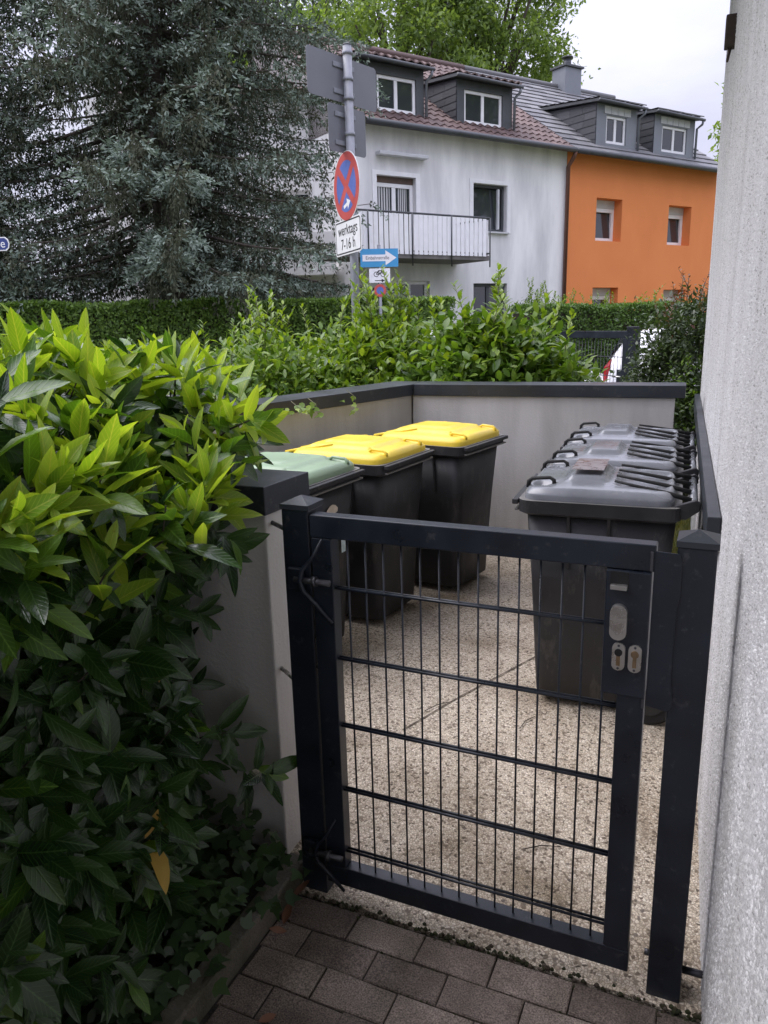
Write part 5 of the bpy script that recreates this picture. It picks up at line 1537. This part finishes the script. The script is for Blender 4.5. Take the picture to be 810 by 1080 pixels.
spruce(at(184, 338, 13.6), 17.5, 'huge blue spruce with drooping branches in front of the cream house', 2.9, 4.35, True)
spruce(at(-75, 338, 12.4), 13.0, 'second blue spruce cut off by the left edge of the picture', 1.2, 2.7)


# ---- leafy trees
def tree(label, loc, Ht, cr, cz, n, size, mats, nl=9):
    t = thing('leafy_tree', label, 'tree', (loc.x, loc.y, 0))
    bp, br = [[(0, 0, -.3), (.1, 0, Ht * .3), (0, .1, Ht * .55), (.1, .1, Ht * .8)]], [[Ht * .022, Ht * .018, Ht * .012, Ht * .005]]
    ends = []
    for k in range(nl * 3):
        a = rng.uniform(0, 6.28); h0 = rng.uniform(.25, .7) * Ht
        e = np.array([math.cos(a) * cr * rng.uniform(.35, .95), math.sin(a) * cr * rng.uniform(.35, .95), min(Ht * .97, h0 + rng.uniform(.12, .38) * Ht)])
        b0 = np.array([0, .05, h0]); mid = (b0 + e) / 2 + np.array([0, 0, .04 * Ht])
        bp.append([b0, mid, e]); br.append([Ht * .008, Ht * .005, Ht * .002]); ends.append(e)
    tubes('trunk', t, M_bark, bp, br, 7)
    nc = 150
    d = rnd_unit(nc)
    cc = d * (rng.uniform(.35, 1, nc)[:, None] ** .5) * np.array([cr, cr, (Ht - cz) * 1.0]) + np.array([0, 0, cz])
    cc = np.concatenate([cc, np.array(ends)])
    nc = len(cc)
    idx = rng.integers(0, nc, n)
    sg = cr * .12
    pos = cc[idx] + rng.normal(0, 1, (n, 3)) * sg * np.array([1, 1, .55])
    ax = rnd_unit(n) + np.array([0, 0, -.2]); nr = np.array([0, 0, 1.0]) + rng.normal(0, .6, (n, 3))
    L = rng.uniform(.7, 1.3, n) * size
    foliage('crown', t, pos, ax, nr, L, L * .5, mats, rng.integers(0, len(mats), n), 'quad', .12)
    return t


q = at(425, 330, 33); tree('tall light green tree behind the left end of the tiled roof', q, 17.3, 3.7, 12.2, 30000, .21, [L_ash])
q = at(512, 330, 35); tree('tall light green tree rising behind the middle of the tiled roof', q, 17.6, 3.5, 12.6, 30000, .21, [L_ash])
q = at(792, 330, 42); tree('distant tree peeping out beside the roughcast house corner', q, 13.8, 2.6, 10.4, 5000, .34, [L_ash])
tree('tall tree farther down the street beyond the rendered house', Vector((10, 17, 0)), 15.5, 3.6, 9.5, 9000, .34, [L_ash, L_hedge])
tree('second tall tree farther down the street beyond the rendered house', Vector((15, 21, 0)), 17, 4.0, 10.5, 9000, .36, [L_ash, L_hedge])
q = at(300, 330, 36); tree('tall tree standing behind the blue spruce', q, 16.0, 3.2, 11.5, 8000, .34, [L_ash, L_hedge])

# ---- fallen leaves and twigs on the ground
for i, (px_, py_, s_, lab) in enumerate(((317, 942, .075, 'red brown fallen leaf against the foot of the left gate post'), (304, 967, .07, 'dark red fallen leaf beside the bed edging'), (295, 982, .05, 'small curled orange leaf lying on the paving by the edging'), (283, 1074, .05, 'brown leaf tip on the paving at the bottom of the picture'), (688, 826, .035, 'dark shrivelled leaf on the gravelly slab beside the right post'))):
    d = ray(px_, py_); z0 = .012 if i < 4 else .03
    w_ = d * ((z0 - H) / d.z) + Vector((0, 0, H))
    a = rng.uniform(0, 6.28)
    o = foliage('fallen_leaf', None, np.array([[-.4 * s_, 0, 0.0]]), np.array([[1, .1, .12]]), np.array([[.1, .3, 1.0]]), np.array([s_]), np.array([s_ * .42]), [L_dead], None, 'leaf', -.18)
    o.location = w_; o.rotation_euler = (0, 0, a)
    tag(o, lab, 'fallen leaf', 'fallen leaves on the ground')
for i, (px_, py_, ang, l_, lab) in enumerate(((572, 890, .5, .06, 'short dry twig lying on the slab behind the lower mesh'), (462, 748, 1.0, .07, 'thin dry twig on the slab beside the joint'), (556, 765, 1.3, .06, 'curved dry twig on the slab near the front black bin'))):
    d = ray(px_, py_); w_ = d * ((.04 - H) / d.z) + Vector((0, 0, H))
    o = MB().tube([(-l_, 0, .004), (0, .008, .006), (l_, -.004, .004)], [.0016, .002, .0012], 6).build('dry_twig', M_darktwig, smooth=True)
    o.location = (w_.x, w_.y, slabz(w_.y) + .002); o.rotation_euler = (0, 0, ang)
    tag(o, lab, 'twig', 'dry twigs on the slab')

# =================================================================== SKY, SUN, CAMERA
SUN_EL, SUN_AZ = 56.0, -90.0          # azimuth from the gate's normal (+Y) towards +X
sd = Vector((math.cos(R(SUN_EL)) * math.sin(R(SUN_AZ)), math.cos(R(SUN_EL)) * math.cos(R(SUN_AZ)), math.sin(R(SUN_EL))))
world = bpy.data.worlds.new('World'); scene.world = world; world.use_nodes = True
nt = world.node_tree; bg = nt.nodes['Background']
sky = nt.nodes.new('ShaderNodeTexSky'); sky.sky_type = 'NISHITA'; sky.sun_disc = False
sky.sun_elevation = R(SUN_EL); sky.sun_rotation = R(SUN_AZ); sky.air_density = 1.0; sky.dust_density = 2.0
tc = nt.nodes.new('ShaderNodeTexCoord'); mp = nt.nodes.new('ShaderNodeMapping'); mp.inputs['Scale'].default_value = (1.2, 1.2, 3.4)
nt.links.new(tc.outputs['Generated'], mp.inputs['Vector'])
nz = nt.nodes.new('ShaderNodeTexNoise'); nz.inputs['Scale'].default_value = 1.6; nz.inputs['Detail'].default_value = 9; nz.inputs['Roughness'].default_value = .55
nt.links.new(mp.outputs['Vector'], nz.inputs['Vector'])
cr = ramp(nt, [(.30, (3.6, 3.6, 4.75)), (.5, (4.3, 4.25, 5.35)), (.68, (5.3, 5.25, 6.0))])
nt.links.new(nz.outputs['Fac'], cr.inputs['Fac'])
mx = nt.nodes.new('ShaderNodeMix'); mx.data_type = 'RGBA'; mx.inputs['Factor'].default_value = .88
nt.links.new(sky.outputs['Color'], mx.inputs['A']); nt.links.new(cr.outputs['Color'], mx.inputs['B'])
sx_ = nt.nodes.new('ShaderNodeSeparateXYZ'); nt.links.new(tc.outputs['Generated'], sx_.inputs['Vector'])
mr = nt.nodes.new('ShaderNodeMapRange'); mr.inputs['From Min'].default_value = .22; mr.inputs['From Max'].default_value = .85
mr.inputs['To Min'].default_value = 1.0; mr.inputs['To Max'].default_value = 3.5
nt.links.new(sx_.outputs['Z'], mr.inputs['Value'])
vm = nt.nodes.new('ShaderNodeVectorMath'); vm.operation = 'SCALE'
nt.links.new(mx.outputs['Result'], vm.inputs[0]); nt.links.new(mr.outputs['Result'], vm.inputs['Scale'])
nt.links.new(vm.outputs['Vector'], bg.inputs['Color']); bg.inputs['Strength'].default_value = .1

sl = bpy.data.lights.new('sun', 'SUN'); sl.energy = 1.3; sl.angle = R(60); sl.color = (1, .965, .91)
so = bpy.data.objects.new('sun', sl); COL.objects.link(so); so.rotation_euler = sd.to_track_quat('Z', 'Y').to_euler(); so.location = (0, 0, 30)

cd = bpy.data.cameras.new('camera'); cd.sensor_fit = 'HORIZONTAL'; cd.sensor_width = 36; cd.lens = 36 * FPX / 810; cd.clip_start = .02; cd.clip_end = 600
co = bpy.data.objects.new('camera', cd); COL.objects.link(co)
mw = Matrix(((CX.x, -CY.x, -CZ.x), (CX.y, -CY.y, -CZ.y), (CX.z, -CY.z, -CZ.z))).to_4x4(); mw.translation = (0, 0, H)
co.matrix_world = mw
scene.camera = co
vs = scene.view_settings; vs.view_transform = 'Standard'; vs.look = 'None'; vs.exposure = 0.90; vs.gamma = 1.0; vs.use_curve_mapping = False
scene.render.engine = 'CYCLES'
scene.cycles.max_bounces = 8; scene.cycles.transparent_max_bounces = 8
scene.cycles.use_denoising = True
scene.cycles.sample_clamp_indirect = 6
